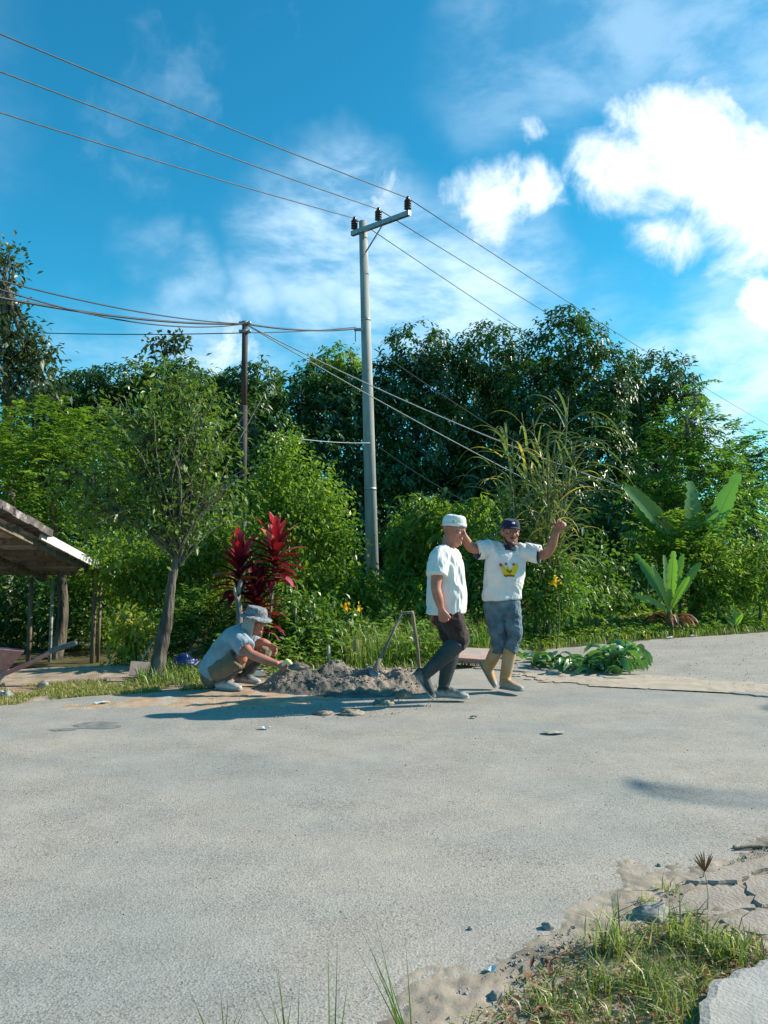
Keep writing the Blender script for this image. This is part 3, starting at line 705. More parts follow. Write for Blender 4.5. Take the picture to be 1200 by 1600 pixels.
forest('tallest dark tree, its crown rising highest above the arching cane clump', 890, 23, [(885, 540, 23, 62, 58), (930, 600, 23, 70, 62), (850, 640, 23, 70, 70), (905, 700, 22.5, 80, 80), (860, 780, 22, 85, 80), (940, 800, 22, 70, 70)], 2600, seed=11)
forest('dark tree at the right end of the tall row, sky directly right of it', 1030, 24, [(1020, 600, 24, 62, 55), (1060, 640, 24, 44, 60), (985, 650, 24, 60, 60), (1030, 720, 24, 65, 70), (980, 760, 23.5, 70, 75), (1040, 810, 23, 60, 60)], 2100, seed=12)
forest('dark rounded tree right of the concrete pole, second in from it', 770, 24.5, [(765, 560, 24.5, 62, 52), (800, 620, 24.5, 60, 65), (735, 650, 24.5, 65, 70), (780, 720, 24, 75, 75), (750, 800, 23.5, 80, 75)], 2100, seed=13)
forest('dark tree with domed crown directly right of the concrete pole top', 655, 24, [(650, 552, 24, 55, 48), (690, 590, 24, 55, 55), (620, 620, 24, 50, 60), (665, 690, 23.5, 75, 75), (630, 770, 23, 75, 75), (700, 790, 23, 70, 70)], 2100, seed=14)
forest('tree with a bright yellow-green top directly left of the concrete pole', 520, 24.6, [(530, 562, 24.6, 40, 24), (496, 585, 24.6, 40, 24), (540, 596, 24.6, 36, 34), (512, 612, 24.6, 44, 30)], 420, mat='bright', seed=15, group='bright tree tops')
forest('dark tree behind the two poles, middle of the gap between them', 490, 23.5, [(470, 610, 23.5, 48, 34), (530, 640, 23.5, 60, 55), (560, 620, 23.8, 40, 50), (590, 600, 24, 36, 44), (450, 680, 23.5, 60, 60), (500, 740, 23, 80, 75), (460, 810, 22.5, 80, 70), (560, 790, 22.5, 60, 70)], 1850, seed=16)
forest('dark tree behind the rusty pole with a low flat crown', 400, 22.5, [(395, 605, 22.5, 52, 38), (350, 620, 22.5, 50, 36), (400, 680, 22, 70, 60), (370, 760, 22, 80, 70)], 1250, mat='forest2', seed=17)
forest('dark tree behind the twiggy roadside tree', 290, 22, [(300, 600, 22, 45, 34), (255, 605, 22, 48, 36), (290, 660, 22, 70, 55), (260, 740, 21.5, 80, 70)], 1150, mat='forest2', seed=18)
forest('dark tree behind the feathery green tree, left of the twiggy one', 180, 22, [(190, 598, 22, 52, 32), (130, 612, 22, 50, 30), (160, 660, 22, 75, 50), (100, 640, 22, 50, 40)], 1050, mat='forest2', seed=19)
forest('small tree poking above the canopy left of the rusty pole', 262, 25, [(252, 540, 25, 20, 13), (278, 538, 25, 17, 16), (240, 558, 25, 16, 10)], 60, leaf=(0.12, 0.24), mat='sky_tree', seed=20, style='simple', per=7, r0=0.05, droop=0.1, spread=0.3)
# loose tree cut by the left edge
forest('loose grey-green tree against the sky, cut by the left edge', 5, 17, [(8, 405, 17, 22, 18), (0, 440, 17, 26, 24), (0, 478, 17, 20, 40), (18, 520, 17, 34, 40), (52, 560, 17, 34, 32), (10, 590, 17, 44, 44), (60, 605, 17, 36, 30), (-40, 540, 17, 60, 80)], 520, leaf=(0.085, 0.17), mat='sky_tree', seed=21, style='simple', per=8, droop=0.3, spread=0.34)
# rear row that closes the view between the trunks
for k, (px, py, d, w) in enumerate([(430, 640, 30, 95), (560, 640, 31, 90), (690, 620, 31, 95), (820, 610, 32, 100), (960, 640, 32, 95), (330, 650, 29, 90), (200, 650, 29, 90), (70, 655, 29, 90)]):
    nm = ['between the two poles', 'behind the concrete pole', 'right of the concrete pole', 'behind the cane clump', 'behind the large banana plant', 'behind the rusty pole', 'behind the feathery green tree', 'above the shed roof'][k]
    forest(f'dark rear-row tree {nm}, mostly hidden by nearer crowns', px, d, [(px, py, d, w * .8, 50), (px - 20, py + 90, d, w * 1.1, 80), (px + 10, py + 190, d, w * 1.1, 90), (px, py + 270, d, w * 1.1, 70)], 1000, leaf=(0.15, 0.32), seed=30 + k, per=8, group='rear row of trees', r0=0.16, spread=.45, gap=0.15)
# far right
forest('far pale green tree at the right edge under the low cloud', 1180, 30, [(1165, 712, 30, 34, 26), (1200, 700, 30, 34, 24), (1190, 770, 30, 50, 50), (1230, 740, 30, 50, 50)], 480, leaf=(0.10, 0.24), mat='feather', seed=41, style='frond', per=10, spread=0.7, group='trees at the right')
forest('dark hollow tree behind the right-hand banana plant', 1150, 24, [(1120, 760, 24, 50, 40), (1175, 800, 24, 45, 35), (1150, 850, 23, 60, 40)], 500, mat='forest', seed=42, group='trees at the right')
forest('feathery light green tree behind the large banana plant', 1085, 16.5, [(1070, 670, 16.5, 42, 40), (1110, 690, 16.5, 42, 42), (1040, 730, 16.5, 46, 45), (1100, 760, 16.3, 60, 50), (1150, 770, 16.5, 44, 45), (1050, 810, 16, 55, 45), (1085, 610, 16.5, 12, 40)], 620, leaf=(0.055, 0.17), mat='feather', seed=43, style='frond', per=14, spread=0.42, r0=0.06, droop=0.35, group='trees at the right', bark=M_BARK2)

# the rounded bright tree on the left
forest('rounded bright green feathery tree above the tin roof', 90, 12.5, [(60, 680, 12.5, 75, 48), (150, 685, 12.5, 70, 48), (20, 730, 12.3, 80, 55), (110, 750, 12.2, 85, 60), (190, 760, 12.4, 60, 60), (40, 810, 12.5, 80, 50), (-40, 700, 12.5, 80, 60)], 1700, leaf=(0.042, 0.11), mat='bright', seed=44, style='frond', per=12, spread=0.36, r0=0.09, droop=0.5, group='roadside trees')
# leaning twiggy tree by the verge
tb = G(243, 1062); tb.z = gz(tb.x, tb.y); D_ = tb.y
tr_ = [tb, P(252, 1010, D_), P(262, 960, D_), P(268, 910, D_), P(277, 868, D_)]
TW = tree('twiggy_tree', 'leaning roadside tree with dark bark and a twiggy thin crown', 'tree', tb, tr_,
          [lob(170, 790, D_, 44, 36), lob(225, 735, D_, 44, 44), lob(300, 700, D_, 40, 48), lob(330, 770, D_ + .2, 40, 34), lob(265, 800, D_, 50, 36), lob(305, 630, D_ + .3, 44, 30), lob(225, 660, D_, 44, 26), lob(125, 740, D_ + .2, 36, 30), lob(262, 590, D_ + .4, 26, 20)],
          900, (0.034, 0.075), LF['twiggy'], M_BARK, 51, None, 0.15, 0.24, 9, 'simple', 0.068, 16, shell=(0.15, 1.15), lift=0.10)
g = Geo(); rr = random.Random(5)
for k in range(44):     # fine bare shoots spraying up and out of the fork
    a = Vector(P(277 + rr.uniform(-12, 12), 868 - rr.uniform(-20, 50), D_)); e = P(rr.uniform(140, 420), rr.uniform(610, 830), D_ + rr.uniform(-.7, .7))
    mid = a.lerp(e, 0.5) + Vector((rr.uniform(-.1, .1), rr.uniform(-.1, .1), rr.uniform(0, .2))); g.loft([a, mid, e], [0.010, 0.006, 0.0025], n=4, sub=3)
g.obj('shoots', M_BARK2, TW, off=tb); TW.children[-1].name = 'shoot_cluster'

# ---- shrubs of the hedge
def shrub(label, px, d, lobes, n, leaf, mat, seed, style='simple', per=7, spread=0.2, droop=0.3, group='roadside shrubs', name='shrub', r0=0.03, cat='shrub', bark=None):
    b = foot(px, d); ls = [lob(*l) for l in lobes]; lo = min(l[0][2] for l in ls)
    tr = [b, b + Vector((0.02, 0, max(0.1, (lo - b.z) * 0.4))), b + Vector((0, 0, max(0.2, (lo - b.z) * 0.7)))]
    return tree(name, label, cat, b, tr, ls, n, leaf, LF[mat], bark or M_STEM, seed, group, droop, spread, per, style, r0, 10, shell=(0.35, 1.05))
shrub('bushy small-leaved shrub behind the red cordyline, tallest of the hedge', 450, 10.6, [(440, 715, 10.6, 30, 40), (428, 780, 10.6, 40, 50), (480, 775, 10.5, 50, 44), (505, 820, 10.4, 38, 32), (450, 840, 10.4, 70, 60), (535, 860, 10.4, 30, 26) , (340, 850, 10.9, 30, 40)], 1700, (0.038, 0.072), 'bright', 61, per=8)
shrub('leafy shrub under the concrete pole, left side', 520, 11.2, [(500, 905, 11.2, 50, 36), (555, 915, 11.2, 42, 24), (530, 940, 11, 60, 30)], 620, (0.06, 0.11), 'bright', 62, per=7)
shrub('shrub with drooping fingered leaves right of the concrete pole foot', 640, 12, [(650, 800, 12, 36, 26), (640, 845, 12, 36, 32), (675, 850, 12, 38, 35), (645, 905, 11.8, 46, 36)], 330, (0.05, 0.19), 'bright', 63, style='whorl', per=7, droop=0.7)
shrub('fingered-leaf shrub behind the man in the white skullcap', 705, 11.6, [(700, 820, 11.6, 40, 40), (735, 800, 11.6, 35, 35), (720, 880, 11.4, 45, 45), (690, 940, 11, 50, 40)], 380, (0.05, 0.17), 'bright', 64, style='whorl', per=7, droop=0.7)
shrub('shrub of narrow leaves between the two standing men', 765, 11.2, [(760, 850, 11.2, 40, 45), (745, 900, 11, 40, 45), (780, 930, 10.9, 50, 45)], 420, (0.04, 0.12), 'mid', 65, per=8)
shrub('yellow-tipped shrub at the right elbow of the waving man', 855, 10.9, [(850, 895, 10.9, 28, 35), (885, 915, 10.9, 28, 32), (860, 940, 10.9, 42, 24)], 420, (0.03, 0.08), 'weed', 66, per=9)
shrub('low shrub left of the young banana plant', 930, 12, [(915, 905, 12, 40, 32), (940, 865, 12.2, 30, 25), (905, 935, 11.8, 44, 20), (950, 928, 12, 35, 20)], 420, (0.05, 0.10), 'mid', 67, per=7)
shrub('weedy upright shrub right of the young banana plant', 1120, 13.2, [(1110, 880, 13.2, 40, 38), (1140, 912, 13.2, 42, 28), (1100, 920, 13.2, 36, 24)], 450, (0.045, 0.10), 'bright', 68, per=8)
shrub('weedy upright shrub at the right edge of the picture', 1185, 13.5, [(1175, 885, 13.5, 40, 38), (1215, 880, 13.5, 40, 40), (1185, 918, 13.5, 46, 24)], 450, (0.045, 0.10), 'bright', 69, per=8)
shrub('leafy vine-like shrub round the large banana stem', 1060, 13.6, [(1030, 830, 13.6, 40, 30), (1080, 850, 13.6, 40, 25), (1050, 870, 13.4, 55, 30), (1120, 830, 13.8, 35, 35)], 380, (0.05, 0.14), 'bright', 70, style='frond', per=10, spread=0.3)
shrub('low dense bush behind the crouching man', 330, 9.3, [(325, 985, 9.3, 45, 35), (290, 1000, 9.3, 40, 30), (350, 960, 9.4, 40, 30), (300, 950, 9.6, 35, 35)], 520, (0.03, 0.09), 'mid', 71, style='frond', per=10, spread=0.18)
shrub('low bush between the crouching man and the tool handles', 480, 9.4, [(455, 985, 9.4, 40, 35), (500, 975, 9.4, 40, 38), (440, 940, 9.6, 35, 32), (540, 985, 9.6, 35, 30)], 520, (0.04, 0.09), 'mid', 72, per=7)
shrub('shaded bush behind the leaning tree trunk', 300, 11.2, [(310, 900, 11.2, 55, 45), (330, 850, 11.2, 50, 40), (250, 900, 11.4, 50, 50), (200, 880, 11.5, 60, 50)], 1000, (0.048, 0.10), 'bright', 73, per=7)
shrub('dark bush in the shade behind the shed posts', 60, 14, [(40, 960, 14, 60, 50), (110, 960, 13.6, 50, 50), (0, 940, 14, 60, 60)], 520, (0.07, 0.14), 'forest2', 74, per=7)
shrub('green bush behind the right-hand shed post', 160, 13.6, [(160, 900, 13.6, 45, 45), (180, 970, 13.3, 45, 40), (120, 900, 13.8, 40, 40)], 700, (0.048, 0.10), 'bright', 75, per=7)
shrub('yellow and green croton bush left of the leaning tree trunk', 210, 9.0, [(205, 970, 9, 16, 24), (196, 1005, 9, 20, 24), (218, 985, 9, 18, 30), (192, 1035, 9, 16, 12)], 115, (0.032, 0.13), 'croton', 76, per=7, spread=0.12, droop=0.7)
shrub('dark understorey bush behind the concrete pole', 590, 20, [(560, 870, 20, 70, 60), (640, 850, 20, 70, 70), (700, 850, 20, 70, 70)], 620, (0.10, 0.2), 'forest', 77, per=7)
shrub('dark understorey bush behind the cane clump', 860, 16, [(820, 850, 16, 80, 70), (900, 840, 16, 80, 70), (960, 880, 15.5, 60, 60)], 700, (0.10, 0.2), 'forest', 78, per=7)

# ---- ribbon leaves (banana, cane, cordyline)
def ribbon(b, d0, up, L, W, bend, mat_list=None, nseg=8, fold=0.25, prof=None, twist=0.0, tears=0.0, rr=random):
    """one long leaf: starts at b heading d0 and bending over with gravity; returns V, F"""
    b = Vector(b); d = Vector(d0).normalized(); V = []; F = []; p = b.copy(); st = L / nseg
    for i in range(nseg + 1):
        f = i / nseg; w = W * (prof(f) if prof else math.sin(math.pi * min(1, 0.08 + 0.92 * f)) ** 0.6)
        s = d.cross(Vector(up)); s = s.normalized() if s.length > 1e-4 else Vector((1, 0, 0))
        if twist: s = Matrix.Rotation(twist * f, 3, d) @ s
        n = s.cross(d).normalized()
        j = 1 - (tears * rr.random() if tears and i % 2 else 0)
        V += [p - s * w * 0.5 * j + n * w * fold, p + Vector((0, 0, 0)), p + s * w * 0.5 * j + n * w * fold]
        p = p + d * st; d = (d + Vector((0, 0, -1)) * bend / nseg * (0.4 + 1.2 * f)).normalized()
    for i in range(nseg):
        k = 3 * i; F += [(k, k + 1, k + 4, k + 3), (k + 1, k + 2, k + 5, k + 4)]
    return V, F
def ribbon_obj(name, leaves, mat, parent, off, seed=0):
    V = []; F = []; at = []; rr = random.Random(seed)
    for v, f in leaves:
        n = len(V); V += v; F += [tuple(i + n for i in q) for q in f]; at += [rr.random()] * len(f)
    return mesh(name, np.array([tuple(v) for v in V]), np.array(F), mat, parent, True, off, at)

M_RIB = leaf_mat('leaf_midrib', (0.22, 0.30, 0.08), (0.30, 0.36, 0.12), trans=0.2)
def banana(label, px, d, leaves, stem_h, r, seed, skirt=True):
    b = foot(px, d); rr = random.Random(seed); root = empty('banana_plant', b, label, 'banana plant', 'banana plants')
    g = Geo(); top = b + Vector((0, 0, stem_h)); g.loft([b, b.lerp(top, .5), top], [r * 1.25, r, r * .6], n=10, sub=3); g.obj('stem', M_STEM, root, off=b)
    prof = lambda f: 0.05 if f < 0.10 else max(0.02, math.sin(math.pi * (f - 0.1) / 0.93) ** 0.5)
    for (tx, ty, dd, W, bend) in leaves:       # towards a tip seen at that pixel
        tip = P(tx, ty, d + dd); v = tip - top; L = v.length * 1.08
        dirn = (v.normalized() + Vector((0, 0, bend * 0.45))).normalized()
        lf_ = ribbon_obj('leaf', [ribbon(top, dirn, (rr.uniform(-.3, .3), -1.0, 0.30), L, W, bend, nseg=26, fold=0.12, prof=prof, twist=(tw := rr.uniform(-.5, .5)), tears=0.42, rr=rr)], LF['banana'], root, b, seed + tx)
        ribbon_obj('midrib', [ribbon(top + Vector((0, -.006, .004)), dirn, (0, -1.0, 0.30), L * .96, .022, bend, nseg=14, fold=0.1, prof=lambda f: 1.1 - f, twist=tw)], M_RIB, lf_, b, 1)
    if skirt:
        dl = []
        for k in range(26):
            a = rr.uniform(0, 6.28); s = b + Vector((math.cos(a) * r, math.sin(a) * r, rr.uniform(.15, stem_h * .8)))
            dl.append(ribbon(s, (math.cos(a) * .7, math.sin(a) * .7, .3), (0, 0, 1), rr.uniform(.25, .5), .06, 3.0, nseg=5, fold=0.3))
        ribbon_obj('dead_leaf_skirt', dl, LF['dead'], root, b, seed)
    return root
banana('large banana plant with broad upright leaves at the right', 1085, 13.6, [(982, 772, -.7, .34, .5), (995, 800, -.3, .38, .7), (1078, 762, .1, .44, .15), (1150, 752, -.2, .36, .2), (975, 842, .3, .30, .8), (1135, 862, .5, .28, .8), (1105, 850, -.5, .24, .5), (1040, 860, .3, .3, .9)], 0.95, 0.09, 81)
banana('young banana plant low by the verge below the larger one', 1045, 12.2, [(1052, 868, -.1, .17, .15), (1066, 872, .1, .15, .2), (1038, 874, .2, .14, .2), (1020, 890, -.2, .14, .4), (1092, 885, .1, .16, .4), (995, 872, .3, .17, .5), (1075, 905, -.3, .13, .6), (990, 935, -.2, .12, .7)], 0.34, 0.06, 82)
banana('small banana sucker beside the right-hand weeds', 1147, 12.3, [(1147, 952, 0, .09, .2), (1135, 965, .1, .08, .4), (1160, 962, -.1, .08, .5)], 0.10, 0.03, 83, False)

def cane_clump():
    d = 11.0; b = foot(838, d); rr = random.Random(91)
    root = empty('cane_clump', b, 'tall arching cane grass clump behind the waving man', 'cane grass')
    stems = [(788, 660, 0), (800, 700, .2), (815, 645, .3), (832, 655, .4), (846, 690, .3), (772, 720, .1), (888, 622, 0), (876, 660, -.2), (868, 690, .2), (900, 690, .1), (855, 720, -.2), (820, 720, -.1), (890, 740, -.1), (865, 745, 0)]
    lv = []; dl = []
    for (tx, ty, dd) in stems:
        s0 = b + Vector((rr.uniform(-.25, .3), rr.uniform(-.2, .2), 0)); tip = P(tx, ty, d + dd); q = s0.lerp(tip, 0.55) + Vector((rr.uniform(-.04, .04), 0, .05))
        g = Geo(); g.loft([s0, q, tip], [0.016, 0.013, 0.006], n=6, sub=4); g.obj('stem', M_STEM, root, off=b)
        for k in range(24):
            f = rr.uniform(0.25, 0.95); a = s0.lerp(q, f / .55) if f < .55 else q.lerp(tip, (f - .55) / .45)
            an = rr.uniform(0, 6.28); h = Vector((math.cos(an), math.sin(an) * 0.7, 0)); L = rr.uniform(0.5, 1.0)
            lv.append(ribbon(a, h * rr.uniform(.45, .8) + Vector((0, 0, rr.uniform(.7, 1.1))), (0, 0, 1), L, rr.uniform(.022, .038), rr.uniform(1.7, 3.6), nseg=9, fold=0.18, prof=lambda f: 1.0 if f < .5 else max(.05, 2 * (1 - f)), twist=rr.uniform(-1, 1)))
        for k in range(2):
            a = s0.lerp(tip, rr.uniform(.2, .6)); an = rr.uniform(0, 6.28)
            dl.append(ribbon(a, (math.cos(an), math.sin(an), .2), (0, 0, 1), rr.uniform(.4, .8), .025, 4.0, nseg=7, fold=0.2))
    # the long drooping blades that stand out on the right
    for (x0, y0, x1, y1) in [(880, 690, 985, 735), (880, 720, 975, 780), (885, 750, 955, 850), (880, 790, 985, 850), (890, 700, 955, 690), (870, 770, 940, 860), (785, 715, 720, 745), (790, 740, 735, 790), (880, 740, 940, 800), (890, 660, 960, 745)]:
        a = P(x0, y0, d + rr.uniform(-.2, .2)); e = P(x1, y1, d + rr.uniform(-.4, .4)); v = e - a
        lv.append(ribbon(a, Vector((v.x, v.y, abs(v.x) * .75)), (0, 0, 1), v.length * 1.2, .036, 2.7, nseg=12, fold=0.18, prof=lambda f: 1.0 if f < .5 else max(.05, 2 * (1 - f))))
    o = ribbon_obj('blade_cluster', lv, LF['cane'], root, b, 3); o['kind'] = 'stuff'
    o = ribbon_obj('dry_blade_cluster', dl, LF['dead'], root, b, 4); o['kind'] = 'stuff'
cane_clump()

def cordyline():
    d = 9.0; b = foot(398, d); rr = random.Random(17)
    root = empty('cordyline', b, 'red-leaved cordyline plant with three leafy stems behind the crouching man', 'red plant')
    prof = lambda f: max(0.06, math.sin(math.pi * min(1, .06 + .94 * f)) ** 0.8)
    for (tx, ty, r_top, dense, x0) in [(374, 862, 1, 50, 388), (430, 836, 1, 58, 415), (402, 912, 0, 44, 400)]:
        s0 = b + (P(x0, 900, d) - P(398, 900, d)); tip = P(tx, ty, d); g = Geo(); g.loft([s0, s0.lerp(tip, .5) + Vector((.02, 0, 0)), tip], [.018, .015, .01], n=7, sub=3); g.obj('stem', M_BARK2, root, off=b)
        for k in range(dense):
            f = k / dense; hgt = 0.44 * (1 - f); a = tip + Vector((0, 0, -hgt * 1.25)); an = k * 2.4 + rr.uniform(-.3, .3)
            el = 0.05 + 1.35 * f ** 1.35; L = rr.uniform(.30, .43) * (1.0 if f < .8 else .8)
            dv = Vector((math.cos(an), math.sin(an), 0)) * math.cos(el) + Vector((0, 0, math.sin(el)))
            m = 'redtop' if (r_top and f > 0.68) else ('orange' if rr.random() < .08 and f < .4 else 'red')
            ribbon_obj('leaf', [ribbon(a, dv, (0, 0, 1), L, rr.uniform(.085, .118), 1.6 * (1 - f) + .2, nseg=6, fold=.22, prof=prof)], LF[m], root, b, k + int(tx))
cordyline()

# ---- flowers and weeds
def bunch(name, label, cat, px, py, d, n, seed, mat, group):
    b = foot(px, d); top = P(px, py, d); root = empty(name, b, label, cat, group); rr = random.Random(seed)
    g = Geo(); g.loft([b, b.lerp(top, .5) + Vector((.05, 0, 0)), top], [.008, .007, .004], n=5, sub=3); g.obj('stem', M_STEM, root, off=b)
    r = np.random.default_rng(seed); bs = np.array(top) + r.normal(size=(n, 3)) * np.array([.018, .018, .028])
    leafset('flower_head', bs, norm(r.normal(size=(n, 3))), norm(r.normal(size=(n, 3))), np.full(n, .055), np.full(n, .04), LF[mat], root, b, seed)
bunch('flowering_weed', 'orange-yellow flower bunch in the tall grass, the larger left one', 'flower', 540, 948, 9.6, 26, 1, 'flower', 'yellow flowers')
bunch('flowering_weed', 'small yellow flower in the tall grass, right of the larger bunch', 'flower', 563, 952, 9.6, 10, 2, 'flower', 'yellow flowers')
bunch('flowering_weed', 'yellow flowers on the shrub at the waving man\'s elbow', 'flower', 868, 908, 10.1, 18, 3, 'flower', 'yellow flowers')
bunch('flowering_weed', 'yellow flowers level with the waving man\'s cap', 'flower', 836, 835, 10.9, 14, 4, 'flower', 'yellow flowers')

# ---- verge grasses (uncountable)
road_gap = None
tagstuff(blades('tall_grass', scatter(5200, [(540, 1050), (640, 1040), (700, 1035), (780, 1020), (780, 985), (640, 985), (560, 995), (530, 1020)], 1), 0.42, 0.5, 0.010, LF['grass'], seed=1), 'tall fresh green grass behind the soil heap', 'grass')
tagstuff(blades('verge_grass', scatter(15000, [(420, 1062), (600, 1050), (735, 1044), (800, 1026), (870, 1014), (1000, 1001), (1260, 984), (1260, 940), (1000, 945), (860, 975), (700, 1010), (420, 1030)], 2), 0.13, 0.9, 0.012, LF['grass'], seed=2), 'short green grass along the far road edge', 'grass')
tagstuff(blades('dry_verge_grass', scatter(9000, [(-120, 1125), (0, 1104), (110, 1091), (250, 1083), (330, 1078), (330, 1058), (200, 1062), (100, 1068), (-120, 1085)], 3, keep=lambda x, y: vnoise(np.c_[x * 3, y * 3, x * 0], 4) > 0.22), 0.045, 1.3, 0.007, LF['drygrass'], seed=3), 'short yellowish grass on the left verge', 'grass')
tagstuff(blades('trunk_grass', scatter(900, [(215, 1075), (320, 1070), (320, 1045), (260, 1040), (215, 1058)], 4), 0.16, 1.0, 0.008, LF['grass'], seed=4), 'grass tufts round the foot of the leaning tree', 'grass')
def weeds(name, label, region, n, L, W, hgt, mat, seed):
    r = np.random.default_rng(seed); q = scatter(n, region, seed); k = 7; m = n * k; bi = np.repeat(np.arange(n), k)
    h = hgt * r.uniform(.3, 1.2, n); a = r.uniform(0, 6.28, m)
    base = q[bi] + np.c_[r.normal(0, .03, m), r.normal(0, .03, m), h[bi] * r.uniform(.25, 1, m)]
    t = np.c_[np.cos(a), np.sin(a), r.uniform(-.3, .7, m)]; nr = norm(np.array([0, 0, 1.0]) + r.normal(size=(m, 3)) * .3)
    tagstuff(leafset(name, base, t, nr, L * r.uniform(.6, 1.3, m), W * r.uniform(.7, 1.2, m), LF[mat], seed=seed), label, 'weeds')
weeds('verge_weeds', 'low broad-leaved weeds along the far verge on the right', [(790, 1022), (870, 1010), (1000, 998), (1260, 980), (1260, 940), (1100, 940), (940, 948), (800, 975)], 2300, .10, .05, .16, 'weed', 5)
weeds('hedge_weeds', 'leafy weeds filling the hedge foot behind the soil heap', [(330, 1062), (430, 1056), (560, 1046), (720, 1040), (780, 1010), (780, 960), (430, 960), (320, 1010)], 2200, .09, .045, .42, 'weed', 6)
weeds('forest_floor_cover', 'dark leafy ground cover under the trees', [(-300, 985), (300, 970), (1500, 965), (1500, 915), (-300, 915)], 2600, .22, .11, .7, 'mid', 7)
tagstuff(leafset('leaf_litter', (lambda q, r: q + np.c_[np.zeros(len(q)), np.zeros(len(q)), r.uniform(.02, .12, len(q))])(scatter(420, [(930, 990), (1010, 985), (1020, 965), (945, 962)], 8), np.random.default_rng(8)), np.random.default_rng(9).normal(size=(420, 3)) * np.array([1, 1, .25]), np.tile([0, 0, 1.0], (420, 1)), np.full(420, .12), np.full(420, .04), LF['dead'], seed=8), 'heap of dead brown leaves by the young banana plant', 'leaf litter')

# ---- near verge by the camera
NV = [(760, 1600), (800, 1545), (880, 1500), (960, 1470), (1050, 1440), (1120, 1450), (1200, 1490), (1240, 1500), (1100, 1560), (1085, 1640), (760, 1680)]
tagstuff(blades('near_grass', scatter(850, NV, 11, keep=lambda x, y: vnoise(np.c_[x * 6, y * 6, x * 0], 8) > 0.42), 0.08, 1.2, 0.005, LF['neargrass'], seed=11), 'green and straw grass tufts by the near pavement corner', 'grass')
tagstuff(blades('near_dry_grass', scatter(2200, [(700, 1640), (790, 1560), (900, 1490), (1000, 1450), (1180, 1480), (1100, 1570), (1080, 1640)], 12), 0.05, 1.5, 0.004, LF['drygrass'], seed=12), 'short matted straw in the near grass tufts', 'grass')
for k, (px, py, n, h, m) in enumerate([(960, 1500, 60, .20, 'grass'), (1060, 1480, 70, .17, 'grass'), (1110, 1500, 60, .15, 'grass'), (1150, 1510, 60, .14, 'grass'), (940, 1560, 60, .13, 'grass'), (1010, 1560, 60, .14, 'grass'), (1040, 1590, 50, .14, 'grass'), (860, 1590, 40, .10, 'grass'), (1040, 1400, 18, .09, 'drygrass'), (1010, 1418, 20, .07, 'drygrass'), (1165, 1352, 22, .035, 'grass')]):
    lb = ['tallest pale grass tuft of the near verge', 'grass tuft right of the half-buried rock', 'dark green grass tuft beside the broken paving', 'grass tuft at the right edge above the pavement corner', 'low grass tuft in front of the tallest pale one', 'broad-bladed grass tuft left of the pavement corner', 'grass tuft touching the pavement corner at the bottom', 'leaning grass tuft at the sandy road edge', 'thin dry tuft above the half-buried rock', 'small dry tuft left of the thin dry one', 'tiny green tuft on the broken paving'][k]
    n = int(n * 1.25); c = G(px, py); r = np.random.default_rng(200 + k); base = np.c_[r.normal(0, .035 if k < 8 else .016, n) + c.x, r.normal(0, .03 if k < 8 else .014, n) + c.y, np.zeros(n)]
    o = blades('grass_tuft', base, h * .88, .95, .0055, LF['neargrass' if m == 'grass' else m], seed=60 + k, kind=None, off=c); o.location = (c.x, c.y, 0); tag(o, lb, 'grass', 'near grass tufts')
_q = scatter(620, NV, 14); _r = np.random.default_rng(14)
tagstuff(leafset('near_litter', _q + np.c_[np.zeros(len(_q)), np.zeros(len(_q)), _r.uniform(.02, .045, len(_q))], _r.normal(size=(len(_q), 3)) * np.array([1, 1, .3]), np.tile([0, 0, 1.0], (len(_q), 1)), _r.uniform(.015, .06, len(_q)), _r.uniform(.004, .016, len(_q)), LF['dead'], seed=15), 'dead leaf bits and straw lying in the near grass', 'leaf litter')
# thin upright stalks cut by the bottom edge
for k, (px, tx, ty, n) in enumerate([(640, 590, 1420, 8), (455, 440, 1510, 7), (525, 522, 1465, 3), (350, 340, 1540, 9)]):
    b = G(px, 1660); rr = random.Random(k); lv = []
    for q in range(n):
        tip = P(tx + rr.uniform(-45, 45) * (q > 0), ty + rr.uniform(0, 80) * (q > 0), b.y + rr.uniform(-.08, .1)); v = tip - b
        lv.append(ribbon(b + Vector((rr.uniform(-.02, .02), rr.uniform(-.02, .02), 0)), v + Vector((0, 0, .02)), (0, -1, .2), v.length, .0055, .25, nseg=6, fold=.2, prof=lambda f: max(.1, 1 - f)))
    o = ribbon_obj('grass_stalk', lv, LF['twiggy' if k in (2, 3) else 'grass'], None, b, k); o.location = b
    tag(o, ['tallest green grass stalks at the bottom edge, right of centre', 'short green grass stalks at the bottom edge, left of centre', 'single straw-thin stalk at the bottom edge', 'brown spreading seed stalks at the bottom edge'][k], 'grass', 'stalks at the bottom edge')
# dry seed head on a thin stem
b = G(1105, 1432); rr = random.Random(3); root = empty('seed_head', b, 'dry reddish seed head on a thin stem beside the broken paving', 'dry weed')
top = P(1101, 1362, b.y); g = Geo(); g.loft([b, b.lerp(top, .5) + Vector((.008, 0, 0)), top], [.0025, .002, .0015], n=5, sub=2); g.obj('stem', M_STAKE, root, off=b)
ribbon_obj('spike_fan', [ribbon(top, (math.sin(a) * .8, rr.uniform(-.3, .3), math.cos(a)), (0, -1, .1), .075, .006, .1, nseg=4, fold=.3) for a in np.linspace(-.8, .6, 8)], LF['dead'], root, b, 3)

